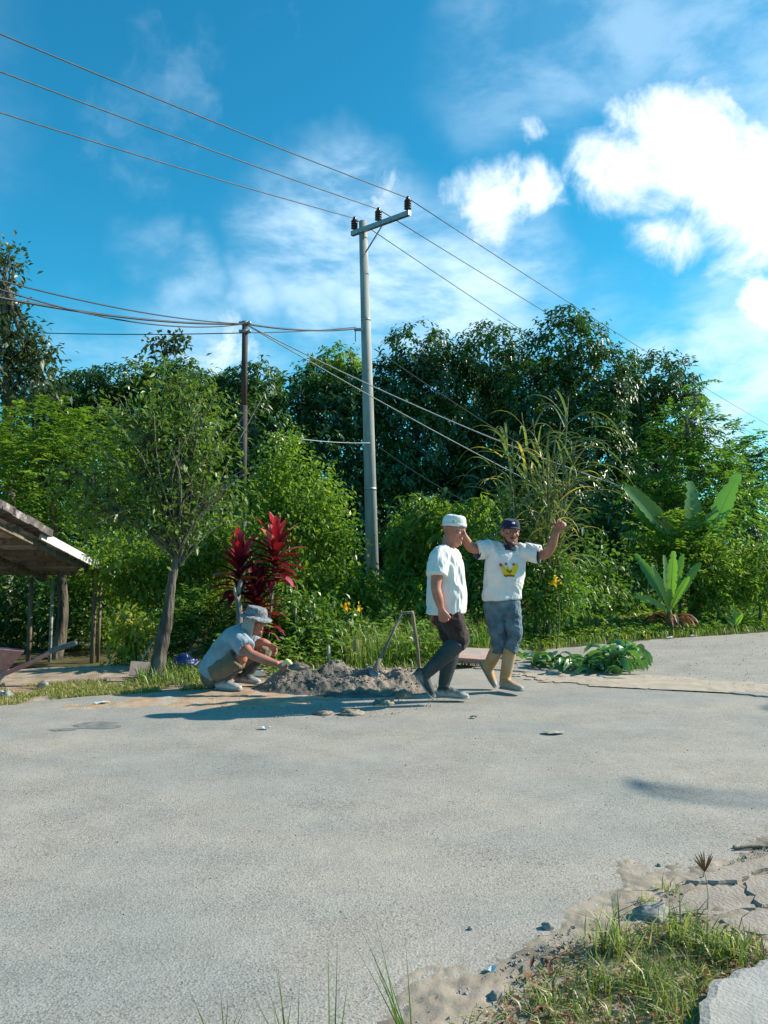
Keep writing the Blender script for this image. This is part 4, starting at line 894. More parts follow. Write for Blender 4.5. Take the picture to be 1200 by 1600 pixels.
# ------------------------------------------------------------------ poles and wires
PD = 18.0
pb = P(584, 900, PD); pb = Vector((pb.x, PD, 0)); ptop = P(567, 346, PD)
pole = empty('utility_pole', pb, 'tall grey concrete utility pole with a crossarm and three insulators', 'utility pole')
g = Geo(); g.loft([pb - Vector((0, 0, .3)), pb.lerp(ptop, .5), ptop], [.155, .132, .096], n=20, cap='flat', sub=1); g.obj('shaft', M_CONC, pole, off=pb)
for f in (0.30, 0.74):
    c = pb.lerp(ptop, f); g = Geo(); g.loft([c - Vector((0, 0, .035)), c + Vector((0, 0, .035))], .150 - .062 * f + .012, n=20, cap='flat'); g.obj('band', M_GALV, pole, off=pb)
AD = Vector((0.76, -0.65, 0)).normalized(); ac = pb.lerp(ptop, 0.972) - Vector((0, 0.12, 0))
aR = Matrix(((AD.x, -AD.y, 0), (AD.y, AD.x, 0), (0, 0, 1)))
a0, a1 = ac - AD * .36, ac + AD * 1.42
ctr = (a0 + a1) / 2; g = Geo(); g.box(ctr, ((a1 - a0).length / 2, .045, .055), aR); g.obj('crossarm', M_GALV, pole, smooth=False, off=pb)
g = Geo(); g.loft([ac + AD * .62 - Vector((0, 0, .05)), pb.lerp(ptop, .93) + Vector((.05, -.1, -.15))], .018, n=6, cap='flat'); g.obj('brace', M_GALV, pole, off=pb)
ins = []
for f in (-.28, .48, 1.36):
    c = ac + AD * f + Vector((0, 0, .06)); g = Geo()
    g.loft([c, c + Vector((0, 0, .06))], .02, n=8, cap='flat')
    for q in range(4): g.loft([c + Vector((0, 0, .05 + q * .055)), c + Vector((0, 0, .085 + q * .055)), c + Vector((0, 0, .10 + q * .055))], [.085, .07, .045], n=14, cap='flat')
    g.loft([c + Vector((0, 0, .24)), c + Vector((0, 0, .30))], .045, n=10)
    g.obj('insulator', M_PORC, pole, off=pb); ins.append(c + Vector((0, 0, .30)))
br = P(556, 515, PD - .2); g = Geo(); g.box(br + Vector((.06, 0, 0)), (.10, .03, .03)); g.box(br + Vector((-.01, 0, -.12)), (.012, .012, .16)); g.obj('cable_bracket', M_GALV, pole, False, off=pb)
WG = 'high power lines on the concrete pole'
def wire(name, label, a, b, sag, r, mat, group, n=26):
    a = Vector(a); b = Vector(b); pts = [a.lerp(b, i / n) - Vector((0, 0, sag * 4 * (i / n) * (1 - i / n))) for i in range(n + 1)]
    g = Geo(); g.loft(pts, r, n=5, cap='flat'); o = g.obj(name, mat, None, off=a); o.location = a; return tag(o, label, 'wire', group)
LN = Vector((0.65, 0.76, 0)).normalized()
for k, (p, lx, ly, rx, ry) in enumerate(zip(ins, (0, 0, 0), (155, 90, 30), (1180, 1200, 1200), (740, 682, 655))):
    nm = ['lowest', 'middle', 'topmost'][k]
    # left span passes the pixel seen at the frame edge, then runs on to the next pole
    rl = ray(lx, ly); q = p - LN * 40; t = None
    # place the left end so the sagging wire crosses that sight line
    dd = p.y - 7.0; e = P(lx, ly, dd); v = e - p; end = p + v * 3.2; sag = 0.35
    wire('power_line', f'{nm} power line running from the concrete pole to the upper left', p, end + Vector((0, 0, sag * .9)), sag, .012, M_WIRE, WG)
    e = P(rx, ry, 44.0); v = e - p; end = p + v * 1.6
    wire('power_line', f'{nm} power line running from the concrete pole down to the right', p, end, 0.35, .011, M_WIRE, WG)
# the rusty steel pole
SD = 14.0
sb = P(377, 900, SD); sb = Vector((sb.x, SD, gz(sb.x, SD))); stop_ = P(383, 502, SD)
sp = empty('steel_pole', sb, 'thin rusty steel pole carrying cables, left of the concrete pole', 'utility pole')
g = Geo(); g.loft([sb - Vector((0, 0, .2)), sb.lerp(stop_, .38)], [.088, .086], n=14, cap='flat'); g.obj('lower_tube', M_BLACK, sp, off=sb)
g = Geo(); g.loft([sb.lerp(stop_, .37), sb.lerp(stop_, .72)], [.068, .066], n=14, cap='flat'); g.obj('middle_tube', M_RUST, sp, off=sb)
g = Geo(); g.loft([sb.lerp(stop_, .71), stop_], [.056, .054], n=14, cap='flat'); g.obj('upper_tube', M_RUST, sp, off=sb)
for py in (505, 518):
    c = P(383, py, SD); g = Geo(); g.loft([c - Vector((0, 0, .03)), c + Vector((0, 0, .03))], .068, n=14, cap='flat'); g.ball(c + Vector((.085, -.03, 0)), .035); g.ball(c + Vector((-.085, -.03, 0)), .03); g.obj('clamp', M_GALV, sp, off=sb)
SG = 'cables on the rusty pole'
c1 = P(383, 506, SD); c2 = P(383, 520, SD)
def to(px, py, d): return P(px, py, d)
for k, (a, px, py, sag, r, lab) in enumerate([(c1, -60, 422, .12, .010, 'upper thin cable from the rusty pole to the left edge'), (c1, -60, 432, .25, .010, 'second thin cable from the rusty pole to the left edge'),
                                              (c1, -60, 453, .12, .017, 'thick twisted cable from the rusty pole to the left edge')]):
    wire('overhead_cable', lab, a, to(px, py, 8.0 + k * .4), sag, r, M_CABLE, SG)
wire('overhead_cable', 'level lower cable passing the rusty pole, reaching to the left tree', c2, to(60, 520, 15.5), .03, .010, M_CABLE, SG)
wire('overhead_cable', 'thick cable between the rusty pole and the concrete pole', c1, br + Vector((0, 0, .02)), .08, .018, M_CABLE, SG)
wire('overhead_cable', 'thin lower cable between the rusty pole and the concrete pole', c2, br + Vector((0, 0, 0.06)), .03, .010, M_CABLE, SG)
hp = P(1010, 842, 16.8)
wire('service_cable', 'upper pale service cable slanting down right from the rusty pole', c1, P(1000, 770, 15.8), .18, .012, M_DROP, 'pale service cables')
wire('service_cable', 'lower pale service cable slanting down right from the rusty pole', c1, hp, .12, .011, M_DROP, 'pale service cables')
wire('guy_cable', 'dark cable slanting down right from the concrete pole behind the cane', P(585, 545, PD - .25), P(990, 800, 17.2), .10, .012, M_WIRE, 'low cables')
wire('guy_cable', 'thin low cable from the hedge to the concrete pole', P(430, 680, 15.0), P(578, 692, PD - .25), .05, .008, M_DROP, 'low cables')
wire('guy_cable', 'thin low cable from the concrete pole down into the shrubs on the right', P(588, 695, PD - .25), P(760, 800, 14.0), .08, .008, M_WIRE, 'low cables')
# far wooden post that ends the service cables, behind the banana leaves
g = Geo(); fb_ = foot(1010, 16.85); g.loft([fb_, Vector((hp.x, 16.85, hp.z + .25))], [.06, .05], n=8, cap='flat'); o = g.obj('cable_post', M_WOOD, None, off=fb_); o.location = fb_
tag(o, 'wooden cable post hidden behind the banana leaves', 'post')

# ------------------------------------------------------------------ open shed at the left
M_TIN = surf_mat('old_tin', (0.34, 0.30, 0.27), (0.56, 0.50, 0.45), 3, 0.75, 0.3, 40, c3=(0.22, 0.11, 0.07), p3=(0.52, 0.68), s3=1.6)
M_TRIM = surf_mat('white_trim', (0.50, 0.50, 0.48), (0.72, 0.72, 0.70), 7, 0.8, 0.3, 40, c3=(0.38, 0.36, 0.33), p3=(0.6, 0.75), s3=6)
M_CAPR = surf_mat('dark_ridge_tile', (0.045, 0.04, 0.04), (0.16, 0.14, 0.13), 9, 0.9, 0.6, 30, c3=(0.34, 0.30, 0.30), p3=(0.58, 0.66), s3=5)
EA = P(172, 896, 12.2); HI = P(-30, 790, 8.2)          # lower and upper end of the right-hand verge of the roof
sl = (HI - EA); W_ = 3.2
shed = empty('open_shed', (EA.x - 1.2, 11.0, gz(EA.x - 1.2, 11.0)), 'low open shed with a sloping old tin roof on wooden posts', 'shed'); SO = shed.location.copy()
LEFT = Vector((-1, 0.03, 0)); UPN = sl.cross(LEFT).normalized()
if UPN.z < 0: UPN = -UPN
for k in range(4):           # corrugated sheets, side by side
    V = []; F = []; n = 25; w = 0.86
    for j in range(7):
        for i in range(n):
            u = k * 0.80 + w * i / (n - 1); f = j / 6
            V.append(EA + sl * f + LEFT * u + UPN * (.012 * math.cos(i * 2 * math.pi / 4) + .006 * (k % 2) + .03))
    F = [(j * n + i, j * n + i + 1, (j + 1) * n + i + 1, (j + 1) * n + i) for j in range(6) for i in range(n - 1)]
    mesh('roof_sheet', np.array([tuple(v) for v in V]), F, M_TIN, shed, True, SO)
def beam(name, a, b, hw, hh, mat, parent, off):
    a = Vector(a); b = Vector(b); d = (b - a).normalized(); s = d.cross(UPN).normalized(); n = s.cross(d)
    R = Matrix((d, s, n)).transposed(); g = Geo(); g.box((a + b) / 2, ((b - a).length / 2, hw, hh), R); return g.obj(name, mat, parent, False, off)
for f in (.04, .22, .40, .58, .76, .94):
    a = EA + sl * f - UPN * .025; beam('purlin', a + LEFT * .02, a + LEFT * W_, .03, .028, M_WOOD, shed, SO)
for u in (.06, 1.0, 2.0, 3.0):
    a = EA + LEFT * u - UPN * .088; beam('rafter', a, a + sl, .03, .033, M_WOOD, shed, SO)
beam('fascia', EA + sl * -.01 - LEFT * .05 + UPN * .0, EA + sl * .66 - LEFT * .05, .016, .055, M_TRIM, shed, SO)
for k in range(6):
    a = EA + sl * (.62 + k * .085) - LEFT * .03 + UPN * (.055 + .012 * (k % 2)); beam('ridge_tile', a, a + sl * .10, .10, .045, M_CAPR, shed, SO)
for (px, py, d, top) in [(146, 1050, 11.9, .06), (47, 1055, 11.9, .06), (80, 1040, 12.0, .03), (-60, 1060, 11.9, .06), (155, 1048, 12.0, .02)]:
    q = P(px, 900, d); b = Vector((q.x, d, gz(q.x, d) - .1)); zt = EA.z + (EA.y - d) / (EA.y - HI.y) * (HI.z - EA.z)
    g = Geo(); g.loft([b, Vector((q.x + .03, d, zt - .12))], [.038 if top > .03 else .028, .034 if top > .03 else .025], n=8, cap='flat'); g.obj('post', M_WOOD if px != 80 else M_STAKE, shed, off=SO)
for (px, d) in [(-40, 8.6), (-160, 8.6)]:
    q = P(px, 900, d); b = Vector((q.x, d, gz(q.x, d) - .1)); f = (d - EA.y) / (HI.y - EA.y); zt = EA.z + f * (HI.z - EA.z)
    g = Geo(); g.loft([b, Vector((q.x, d, zt - .12))], [.05, .045], n=8, cap='flat'); g.obj('post', M_WOOD, shed, off=SO)

# stakes, leaning board, stump, bag
def stake(label, px, py0, px1, py1, d, r, mat=M_STAKE, name='wooden_stake', cat='stake'):
    b = foot(px, d); t = P(px1, py1, d); g = Geo(); g.loft([b - Vector((0, 0, .03)), b.lerp(t, .5), t], [r, r * .95, r * .85], n=7, cap='flat'); o = g.obj(name, mat, None, off=b); o.location = b; return tag(o, label, cat, 'stakes in the hedge')
stake('thin pale stake in the hedge, left of the yellow flowers', 462, 1010, 462, 950, 9.2, .014)
stake('thin pale stake in the hedge, right one of the pair', 487, 1010, 484, 945, 9.3, .014)
stake('short whitish post at the hedge foot left of the soil heap', 515, 1040, 513, 1008, 8.5, .022, name='short_post', cat='post')
stake('pale stick leaning beside the croton bush', 216, 1075, 238, 1005, 8.6, .010)
stake('brown stub of a post in the tall grass behind the soil heap', 557, 1035, 556, 1000, 8.8, .05, M_WOOD, 'post_stub', 'post')
b = G(223, 1056); g = Geo(); R = Matrix.Rotation(-.45, 3, 'X') @ Matrix.Rotation(.2, 3, 'Z'); g.box(Vector((0, 0, .07)), (.13, .012, .075), R)
o = g.obj('board', surf_mat('pink_board', (0.36, 0.24, 0.23), (0.5, 0.36, 0.34), 6, .85, .2), None, False); o.location = (b.x, b.y, gz(b.x, b.y)); tag(o, 'small pinkish board leaning at the foot of the croton', 'board')
b = foot(374, 8.7); root = empty('tree_stump', b, 'pale weathered stump behind the crouching man under the red leaves', 'stump'); g = Geo(); rr = random.Random(2)
g.loft([b, P(374, 960, 8.7), P(371, 935, 8.7), P(376, 908, 8.7)], [.04, .038, .034, .022], n=10, sub=3); g.obj('bole', M_WOODG, root, off=b)
g = Geo(); g.loft([P(373, 940, 8.7), P(367, 925, 8.65), P(366, 915, 8.65)], [.022, .016, .010], n=7, sub=2); g.obj('broken_limb', M_STAKE, root, off=b)
def lump(name, c, r, seed, mat, amp=.35, fr=3.0, sub=3, flat=1.0):
    bm = bmesh.new(); bmesh.ops.create_icosphere(bm, subdivisions=sub, radius=1.0); V = np.array([v.co[:] for v in bm.verts])
    V *= (1 + amp * (2 * fbm(V * fr * .5 + seed * 7.7, 4, seed) - .95))[:, None]; V *= np.array(r)
    if flat < 1: V[:, 2] = np.where(V[:, 2] < 0, V[:, 2] * flat, V[:, 2])
    F = np.array([[v.index for v in f.verts] for f in bm.faces]); bm.free()
    o = mesh(name, V, F, mat, None, True); o.location = c; return o
M_BLUE = surf_mat('blue_plastic', (0.01, 0.018, 0.10), (0.03, 0.06, 0.26), 8, .4, .5, 12, bdist=.02)
c = G(292, 1052); o = lump('plastic_bag', (c.x, c.y, gz(c.x, c.y) + .075), (.14, .10, .10), 3, M_BLUE, .8, 5, 4); tag(o, 'crumpled dark blue plastic bag in the grass behind the crouching man', 'bag')

# ------------------------------------------------------------------ soil and mortar heap
def mound():
    c = G(535, 1078); nx, ny = 190, 110; xs = np.linspace(-.98, .98, nx); ys = np.linspace(-.52, .52, ny); X, Y = np.meshgrid(xs, ys); x, y = X.ravel(), Y.ravel()
    h = np.zeros_like(x)
    for (a, b_, sx, sy, hh) in [(-.45, .0, .26, .22, .17), (-.1, .12, .30, .22, .19), (.22, .10, .28, .22, .17), (.5, .05, .24, .2, .13), (.05, -.16, .34, .16, .13), (-.62, -.1, .16, .16, .08), (.70, .0, .13, .12, .06), (.36, -.16, .2, .13, .09), (-.3, -.2, .2, .12, .06)]:
        h = np.maximum(h, hh * np.exp(-((x - a) / sx) ** 2 - ((y - b_) / sy) ** 2)) + .12 * hh * np.exp(-((x - a) / sx) ** 2 - ((y - b_) / sy) ** 2)
    edge = sst(1 - np.sqrt((x / .93) ** 2 + (y / .46) ** 2), 0.0, .22)
    n1 = fbm(np.c_[x * 5, y * 5, x * 0 + 3], 4, 2) - .45; n2 = fbm(np.c_[x * 22, y * 22, x * 0], 4, 6) - .45
    cl = np.maximum(0, vnoise(np.c_[x * 13, y * 13, x * 0 + 9], 8) - .45) * .045
    h = h * (1 + .65 * n1) + edge * (.045 * n1 + .055 * n2 + cl * sst(h, .01, .08)); h = np.where(edge > 0, h * edge + .004, -.02)
    h = np.maximum(h, -.02)
    V = np.c_[x, y, h]; i = (np.arange(ny - 1)[:, None] * nx + np.arange(nx - 1)[None, :]).ravel(); F = np.c_[i, i + 1, i + nx + 1, i + nx]
    k = (h[F] > -.019).any(1); F = F[k]
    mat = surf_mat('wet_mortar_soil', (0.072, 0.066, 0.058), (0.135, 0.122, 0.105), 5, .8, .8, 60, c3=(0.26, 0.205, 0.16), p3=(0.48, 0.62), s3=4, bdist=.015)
    root = empty('soil_heap', (c.x, c.y, .014), 'low heap of grey-brown sand and mortar on the road edge', 'soil heap')
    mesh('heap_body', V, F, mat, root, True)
    rr = random.Random(4); g = Geo(); r = np.random.default_rng(5)
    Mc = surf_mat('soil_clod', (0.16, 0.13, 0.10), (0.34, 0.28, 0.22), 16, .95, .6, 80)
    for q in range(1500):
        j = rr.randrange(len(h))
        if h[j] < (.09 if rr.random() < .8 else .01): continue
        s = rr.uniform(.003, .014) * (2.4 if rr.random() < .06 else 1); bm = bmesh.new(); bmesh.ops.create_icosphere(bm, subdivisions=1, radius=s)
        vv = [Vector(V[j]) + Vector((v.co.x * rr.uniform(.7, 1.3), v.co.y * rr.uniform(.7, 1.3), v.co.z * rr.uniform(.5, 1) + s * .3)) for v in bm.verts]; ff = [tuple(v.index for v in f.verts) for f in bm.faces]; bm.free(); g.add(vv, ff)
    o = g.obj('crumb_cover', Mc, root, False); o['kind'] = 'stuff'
    return c, Mc
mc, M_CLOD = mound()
M_STONE = surf_mat('stone_grey', (0.16, 0.155, 0.15), (0.34, 0.33, 0.31), 9, .9, .6, 50)
for k, (px, py, rx, rz, lab) in enumerate([(505, 1119, .075, .022, 'flat dark clod on the road in front of the heap, left one'), (548, 1119, .095, .028, 'flat dark clod on the road in front of the heap, right one'), (600, 1103, .10, .03, 'brown clod fallen at the front of the heap'), (632, 1093, .07, .05, 'rounded clod at the right end of the heap'), (330, 1096, .03, .012, 'small crumb of soil on the orange dirt')]):
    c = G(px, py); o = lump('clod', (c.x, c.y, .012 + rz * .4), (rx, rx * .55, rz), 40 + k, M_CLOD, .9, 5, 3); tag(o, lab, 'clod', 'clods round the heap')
for k, (px, py, r, lab) in enumerate([(1020, 1442, .062, 'half-buried grey rock at the edge of the near grass'), (856, 1456, .020, 'pale round pebble on the road near the grass'), (867, 1501, .016, 'brown pebble on the sandy road edge'), (776, 1570, .024, 'grey pebble in the sand at the bottom'),
                                      (735, 1458, .010, 'small dark pebble on the asphalt left of the pale one'), (1030, 1358, .010, 'small dark pebble on the asphalt near the right edge'), (1103, 1490, .030, 'dark blue-black stone in the near grass'), (68, 1074, .055, 'pale broken stone on the left verge'), (10, 1090, .06, 'flat stone under the wheelbarrow at the left edge'),
                                      (1150, 1330, .012, 'dark chip beside the broken paving'), (850, 1560, .018, 'rough pebble near the leaning grass tuft')]):
    c = G(px, py); o = lump('stone', (c.x, c.y, .012 + r * (.35 if r < .05 else .12)), (r, r * .8, r * .7), 60 + k, M_STONE if 'blue' not in lab else M_BLUE, .6, 4, 3); tag(o, lab, 'stone', 'loose stones')
# gravel too fine to count
def gravel(name, label, px_poly, n, smin, smax, seed, z, mat, onroad=True):
    r = np.random.default_rng(seed); poly = [gp(*p) for p in px_poly]; x0, x1 = min(p[0] for p in poly), max(p[0] for p in poly); y0, y1 = min(p[1] for p in poly), max(p[1] for p in poly)
    q = np.c_[r.uniform(x0, x1, n * 4), r.uniform(y0, y1, n * 4)]; q = q[in_poly(q[:, 0], q[:, 1], poly)][:n]; n = len(q)
    oc = np.array([[1, 0, 0], [-1, 0, 0], [0, 1, 0], [0, -1, 0], [0, 0, 1], [0, 0, -.4]], dtype=float); f = np.array([[0, 2, 4], [2, 1, 4], [1, 3, 4], [3, 0, 4], [2, 0, 5], [1, 2, 5], [3, 1, 5], [0, 3, 5]])
    s = r.uniform(smin, smax, n) * r.choice([.6, 1, 1.5], n, p=[.6, .33, .07]); V = (oc[None] * s[:, None, None] * r.uniform(.6, 1.2, (n, 6, 1)) + np.c_[q, np.full(n, z)][:, None]).reshape(-1, 3)
    F = (f[None] + (np.arange(n) * 6)[:, None, None]).reshape(-1, 3); tagstuff(mesh(name, V, F, mat, None), label, 'gravel')
gravel('road_gravel', 'scattered fine gravel on the asphalt', [(0, 1130), (1200, 1110), (1200, 1340), (900, 1450), (700, 1570), (0, 1600)], 1600, .0015, .0042, 1, .0125, M_STONE)
gravel('shoulder_gravel', 'fine gravel in the sandy near shoulder', [(640, 1610), (760, 1530), (900, 1450), (1020, 1405), (1200, 1325), (1220, 1400), (1040, 1460), (900, 1530), (760, 1640)], 2600, .002, .008, 2, .018, M_STONE)
gravel('heap_gravel', 'crumbs of soil scattered round the heap', [(320, 1100), (420, 1075), (680, 1070), (720, 1100), (600, 1125), (420, 1125)], 900, .003, .009, 3, .018, M_CLOD)
gravel('old_road_gravel', 'loose gravel on the old road surface beyond the crack', [(745, 1044), (870, 1020), (1200, 994), (1200, 1084), (1000, 1066)], 900, .003, .009, 4, .042, M_STONE)
# litter
M_PAPER = surf_mat('white_scrap', (0.62, 0.62, 0.60), (0.80, 0.80, 0.78), 20, .8, .3)
for k, (px, py, s, lab) in enumerate([(413, 1138, .045, 'white paper scrap on the road below the crouching man'), (160, 1098, .075, 'flat white scrap at the left road edge'), (740, 1121, .035, 'crumpled pale scrap in front of the walking man'), (768, 1516, .022, 'small white shell of litter in the near sand'), (1085, 997, .06, 'white scrap on the grass edge across the road'), (1047, 1000, .05, 'thin white scrap left of the one on the grass edge'), (865, 1145, .10, 'pale flattened straw on the asphalt')]):
    c = G(px, py, .02); rr = random.Random(k); n = 9; V = [(0, 0, .02)]; F = []
    for i in range(n): t = 6.283 * i / n; q = s * rr.uniform(.6, 1.1); V.append((q * math.cos(t), q * .55 * math.sin(t), rr.uniform(.0, .022)))
    F = [(0, 1 + i, 1 + (i + 1) % n) for i in range(n)]; V += [(x, y, z - .003) for x, y, z in V]; m = n + 1; F += [(m, m + 1 + (i + 1) % n, m + 1 + i) for i in range(n)] + [(1 + i, m + 1 + i, m + 1 + (i + 1) % n, 1 + (i + 1) % n) for i in range(n)]
    o = mesh('scrap', V, F, M_PAPER if k not in (2, 6) else M_STAKE, None, False); o.location = (c.x, c.y, .016 if py > 1050 else .05); tag(o, lab, 'litter', 'scraps of litter')
# stick by the broken paving
c = G(1170, 1333); g = Geo(); g.loft([c + Vector((-.06, 0, .02)), c + Vector((.05, .01, .025)), c + Vector((.2, -.01, .02))], [.006, .008, .005], n=6, sub=2); o = g.obj('stick', M_WOOD, None, off=c); o.location = c; tag(o, 'brown stick lying at the right edge above the broken paving', 'stick')

# ------------------------------------------------------------------ tools, barrow, tray, cut leaves
def tool():
    b = P(577, 1062, 7.25); t = P(629, 958, 7.3)
    root = empty('spade', b, 'grey spade stuck upright in the soil heap, leaning right', 'spade'); d = (t - b).normalized()
    g = Geo(); g.loft([b + d * .16, t], [.014, .012], n=9, cap='flat'); g.obj('handle', M_WOODG, root, off=b)
    g = Geo(); g.loft([b + d * .08, b + d * .22], [.024, .020], n=9, cap='flat'); g.obj('socket', M_WOODG, root, off=b)
    s = Vector((0.75, -.66, 0)); s = (s - d * s.dot(d)).normalized(); g = Geo()
    g.loft([b - d * .12, b - d * .05, b + d * .10], [.03, .085, .08], [.004, .006, .010], ref=s, n=10, cap='flat', sub=3); g.obj('blade', M_GALV, root, off=b)
    g = Geo(); g.loft([t - Vector((.012, 0, 0)), t + Vector((.085, 0, .006))], .014, n=8); g.obj('grip', M_WOODG, root, off=b)
    b2 = P(657, 1046, 7.42); b2.z = .0; t2 = P(644, 957, 7.36); r2 = empty('hoe', b2, 'dark wooden hoe handle standing right of the spade, behind the walking man', 'hoe')
    g = Geo(); g.loft([b2 + Vector((0, 0, .05)), b2.lerp(t2, .5) + Vector((.012, 0, 0)), t2], [.015, .017, .018], n=9, sub=2); g.obj('handle', M_WOOD, r2, off=b2)
    g = Geo(); g.loft([b2 + Vector((0, .0, 0.0)), b2 + Vector((.0, .01, .09))], [.026, .026], n=8, cap='flat'); g.box(b2 + Vector((.02, .09, .022)), (.075, .10, .005), Matrix.Rotation(-.12, 3, 'X')); g.obj('blade', M_GALV, r2, off=b2)
tool()
M_PINK = surf_mat('faded_red_paint', (0.40, 0.13, 0.12), (0.54, 0.24, 0.22), 5, .6, .2, 30, c3=(0.60, 0.42, 0.40), p3=(0.6, 0.72), s3=4)
def barrow():
    d = 7.3; b = G(-40, 1092); b = Vector((P(-40, 900, d).x, d, 0.0)); root = empty('wheelbarrow', b, 'faded red wheelbarrow cut off by the left edge', 'wheelbarrow')
    # tray: tapered open bowl
    R0 = [P(-170, 1000, d - .28), P(37, 1019, d - .28), P(37, 1016, d + .30), P(-170, 998, d + .30)]; B0 = [P(-130, 1050, d - .17), P(4, 1056, d - .17), P(4, 1052, d + .18), P(-130, 1048, d + .18)]
    V = R0 + B0 + [p.lerp(sum(R0, Vector()) / 4, .03) for p in R0] + [p.lerp(sum(B0, Vector()) / 4, .04) + Vector((0, 0, .012)) for p in B0]
    F = [(4, 5, 6, 7)[::-1]] + [(i, (i + 1) % 4, (i + 1) % 4 + 4, i + 4) for i in range(4)] + [(i + 8, i + 12, (i + 1) % 4 + 12, (i + 1) % 4 + 8) for i in range(4)] + [(12, 13, 14, 15)] + [(i, i + 8, (i + 1) % 4 + 8, (i + 1) % 4) for i in range(4)]
    mesh('tray', np.array([tuple(v) for v in V]), F, M_PINK, root, False, b)
    g = Geo(); g.loft(R0 + [R0[0]], .011, n=6, cap='flat'); g.obj('rim', M_PINK, root, off=b)
    for s in (-.21, .23):
        g = Geo(); g.loft([P(-120, 1088, d + s), P(10, 1052, d + s), P(84, 1016, d + s)], [.019, .021, .020], n=9, sub=3); g.obj('handle', M_PINK, root, off=b)
        g = Geo(); g.loft([P(80, 1017, d + s), P(117, 1005, d + s)], [.026, .024], n=9); g.obj('grip', surf_mat('grey_grip', (0.045, 0.06, 0.068), (0.10, 0.125, 0.135), 12, .6, .2) if s < 0 else MATS['grey_grip'], root, off=b)
        g = Geo(); e = P(6, 1086, d + s); e.z = .012; g.loft([P(6, 1054, d + s), P(-8, 1075, d + s), e], [.016, .016, .016], n=8, cap='flat', sub=2); g.obj('leg', M_GALV, root, off=b)
    w = P(-210, 1060, d); w.z = .18; g = Geo()
    n = 24
    g.loft([w + Vector((0, -.04, 0)), w + Vector((0, .04, 0))], .17, n=n, cap='flat'); g.obj('wheel', M_BLACK, root, off=b)
    for s in (-.06, .06):
        g = Geo(); g.loft([P(-120, 1088, d + s * 3.5), w + Vector((0, s, 0))], .016, n=7); g.obj('fork', M_PINK, root, off=b)
barrow()
def tray():
    c = G(738, 1044); d = c.y; V = []; root_z = .04
    T0 = [P(700, 1032, d + .05), P(764, 1028, d + .05)]; x0, x1 = P(704, 1030, d).x, P(775, 1030, d).x
    top = [Vector((x0 - .02, d - .02, .125)), Vector((x1, d - .06, .095)), Vector((x1 + .02, d + .36, .17)), Vector((x0, d + .38, .19))]
    bot = [Vector((x0 + .05, d + .03, .05)), Vector((x1 - .04, d, .05)), Vector((x1 - .04, d + .3, .05)), Vector((x0 + .05, d + .3, .05))]
    V = top + bot + [p - Vector((0, 0, .014)) for p in top]
    g = Geo(); g.add(V[:8], [(0, 1, 2, 3), (7, 6, 5, 4)] + [(i, i + 4, (i + 1) % 4 + 4, (i + 1) % 4) for i in range(4)])
    o = g.obj('upturned_tray', surf_mat('dull_pink_paint', (0.40, 0.25, 0.22), (0.52, 0.36, 0.32), 6, .75, .3, 30, c3=(0.36, 0.30, 0.26), p3=(0.5, 0.65), s3=5), None, False, off=Vector((c.x, c.y, .04))); o.location = (c.x, c.y, .04); tag(o, 'upturned faded pink tray on the road between the two standing men', 'tray')
tray()
def cut_heap():
    c = G(905, 1042); rr = random.Random(8); root = empty('cut_leaves', (c.x, c.y, .032), 'heap of freshly cut green leaves lying on the old road', 'cut leaves'); off = Vector((c.x, c.y, .032))
    prof = lambda f: max(.05, math.sin(math.pi * min(1, .05 + .95 * f)) ** .6)
    spots = [(985, 1040), (965, 1036), (945, 1040), (975, 1045), (955, 1047), (930, 1042), (905, 1042), (885, 1040), (865, 1036), (840, 1034), (820, 1030), (890, 1046), (915, 1047), (850, 1040), (810, 1024)]
    for k in range(240):
        px, py = rr.choice(spots[:6] if rr.random() < .5 else spots); b = G(px + rr.uniform(-16, 16), py + rr.uniform(-5, 4), .05); b.z = rr.uniform(.05, .27 if px > 930 else .16)
        an = rr.uniform(0, 6.28); v, f = ribbon(b, (math.cos(an), math.sin(an), rr.uniform(-.1, .7)), (0, 0, 1), rr.uniform(.13, .30), rr.uniform(.045, .10), 2.8, nseg=6, fold=rr.uniform(-.2, .35), prof=prof, twist=rr.uniform(-2.2, 2.2))
        v = [Vector((q.x, q.y, max(q.z, .036 + .002 * rr.random()))) for q in v]
        ribbon_obj('leaf', [(v, f)], LF['cut'], root, off, k)
    for k in range(6):
        px, py = rr.choice(spots); b = G(px, py, .05); g = Geo(); g.loft([b + Vector((-.12, rr.uniform(-.05, .05), .03)), b + Vector((.12, rr.uniform(-.05, .05), .05))], .006, n=5); g.obj('cut_stem', M_STEM, root, off=off)
cut_heap()
c = G(398, 1058); root = empty('small_box', (c.x, c.y, .02), 'small white box with a dark top beside the crouching man\'s boot', 'box'); g = Geo(); g.box(Vector((0, 0, .025)), (.085, .05, .025), Matrix.Rotation(.2, 3, 'Z')); g.obj('carton', M_PAPER, root, False); g = Geo(); g.box(Vector((.03, .0, .056)), (.04, .03, .006), Matrix.Rotation(.2, 3, 'Z')); g.obj('lid', M_BLACK, root, False)

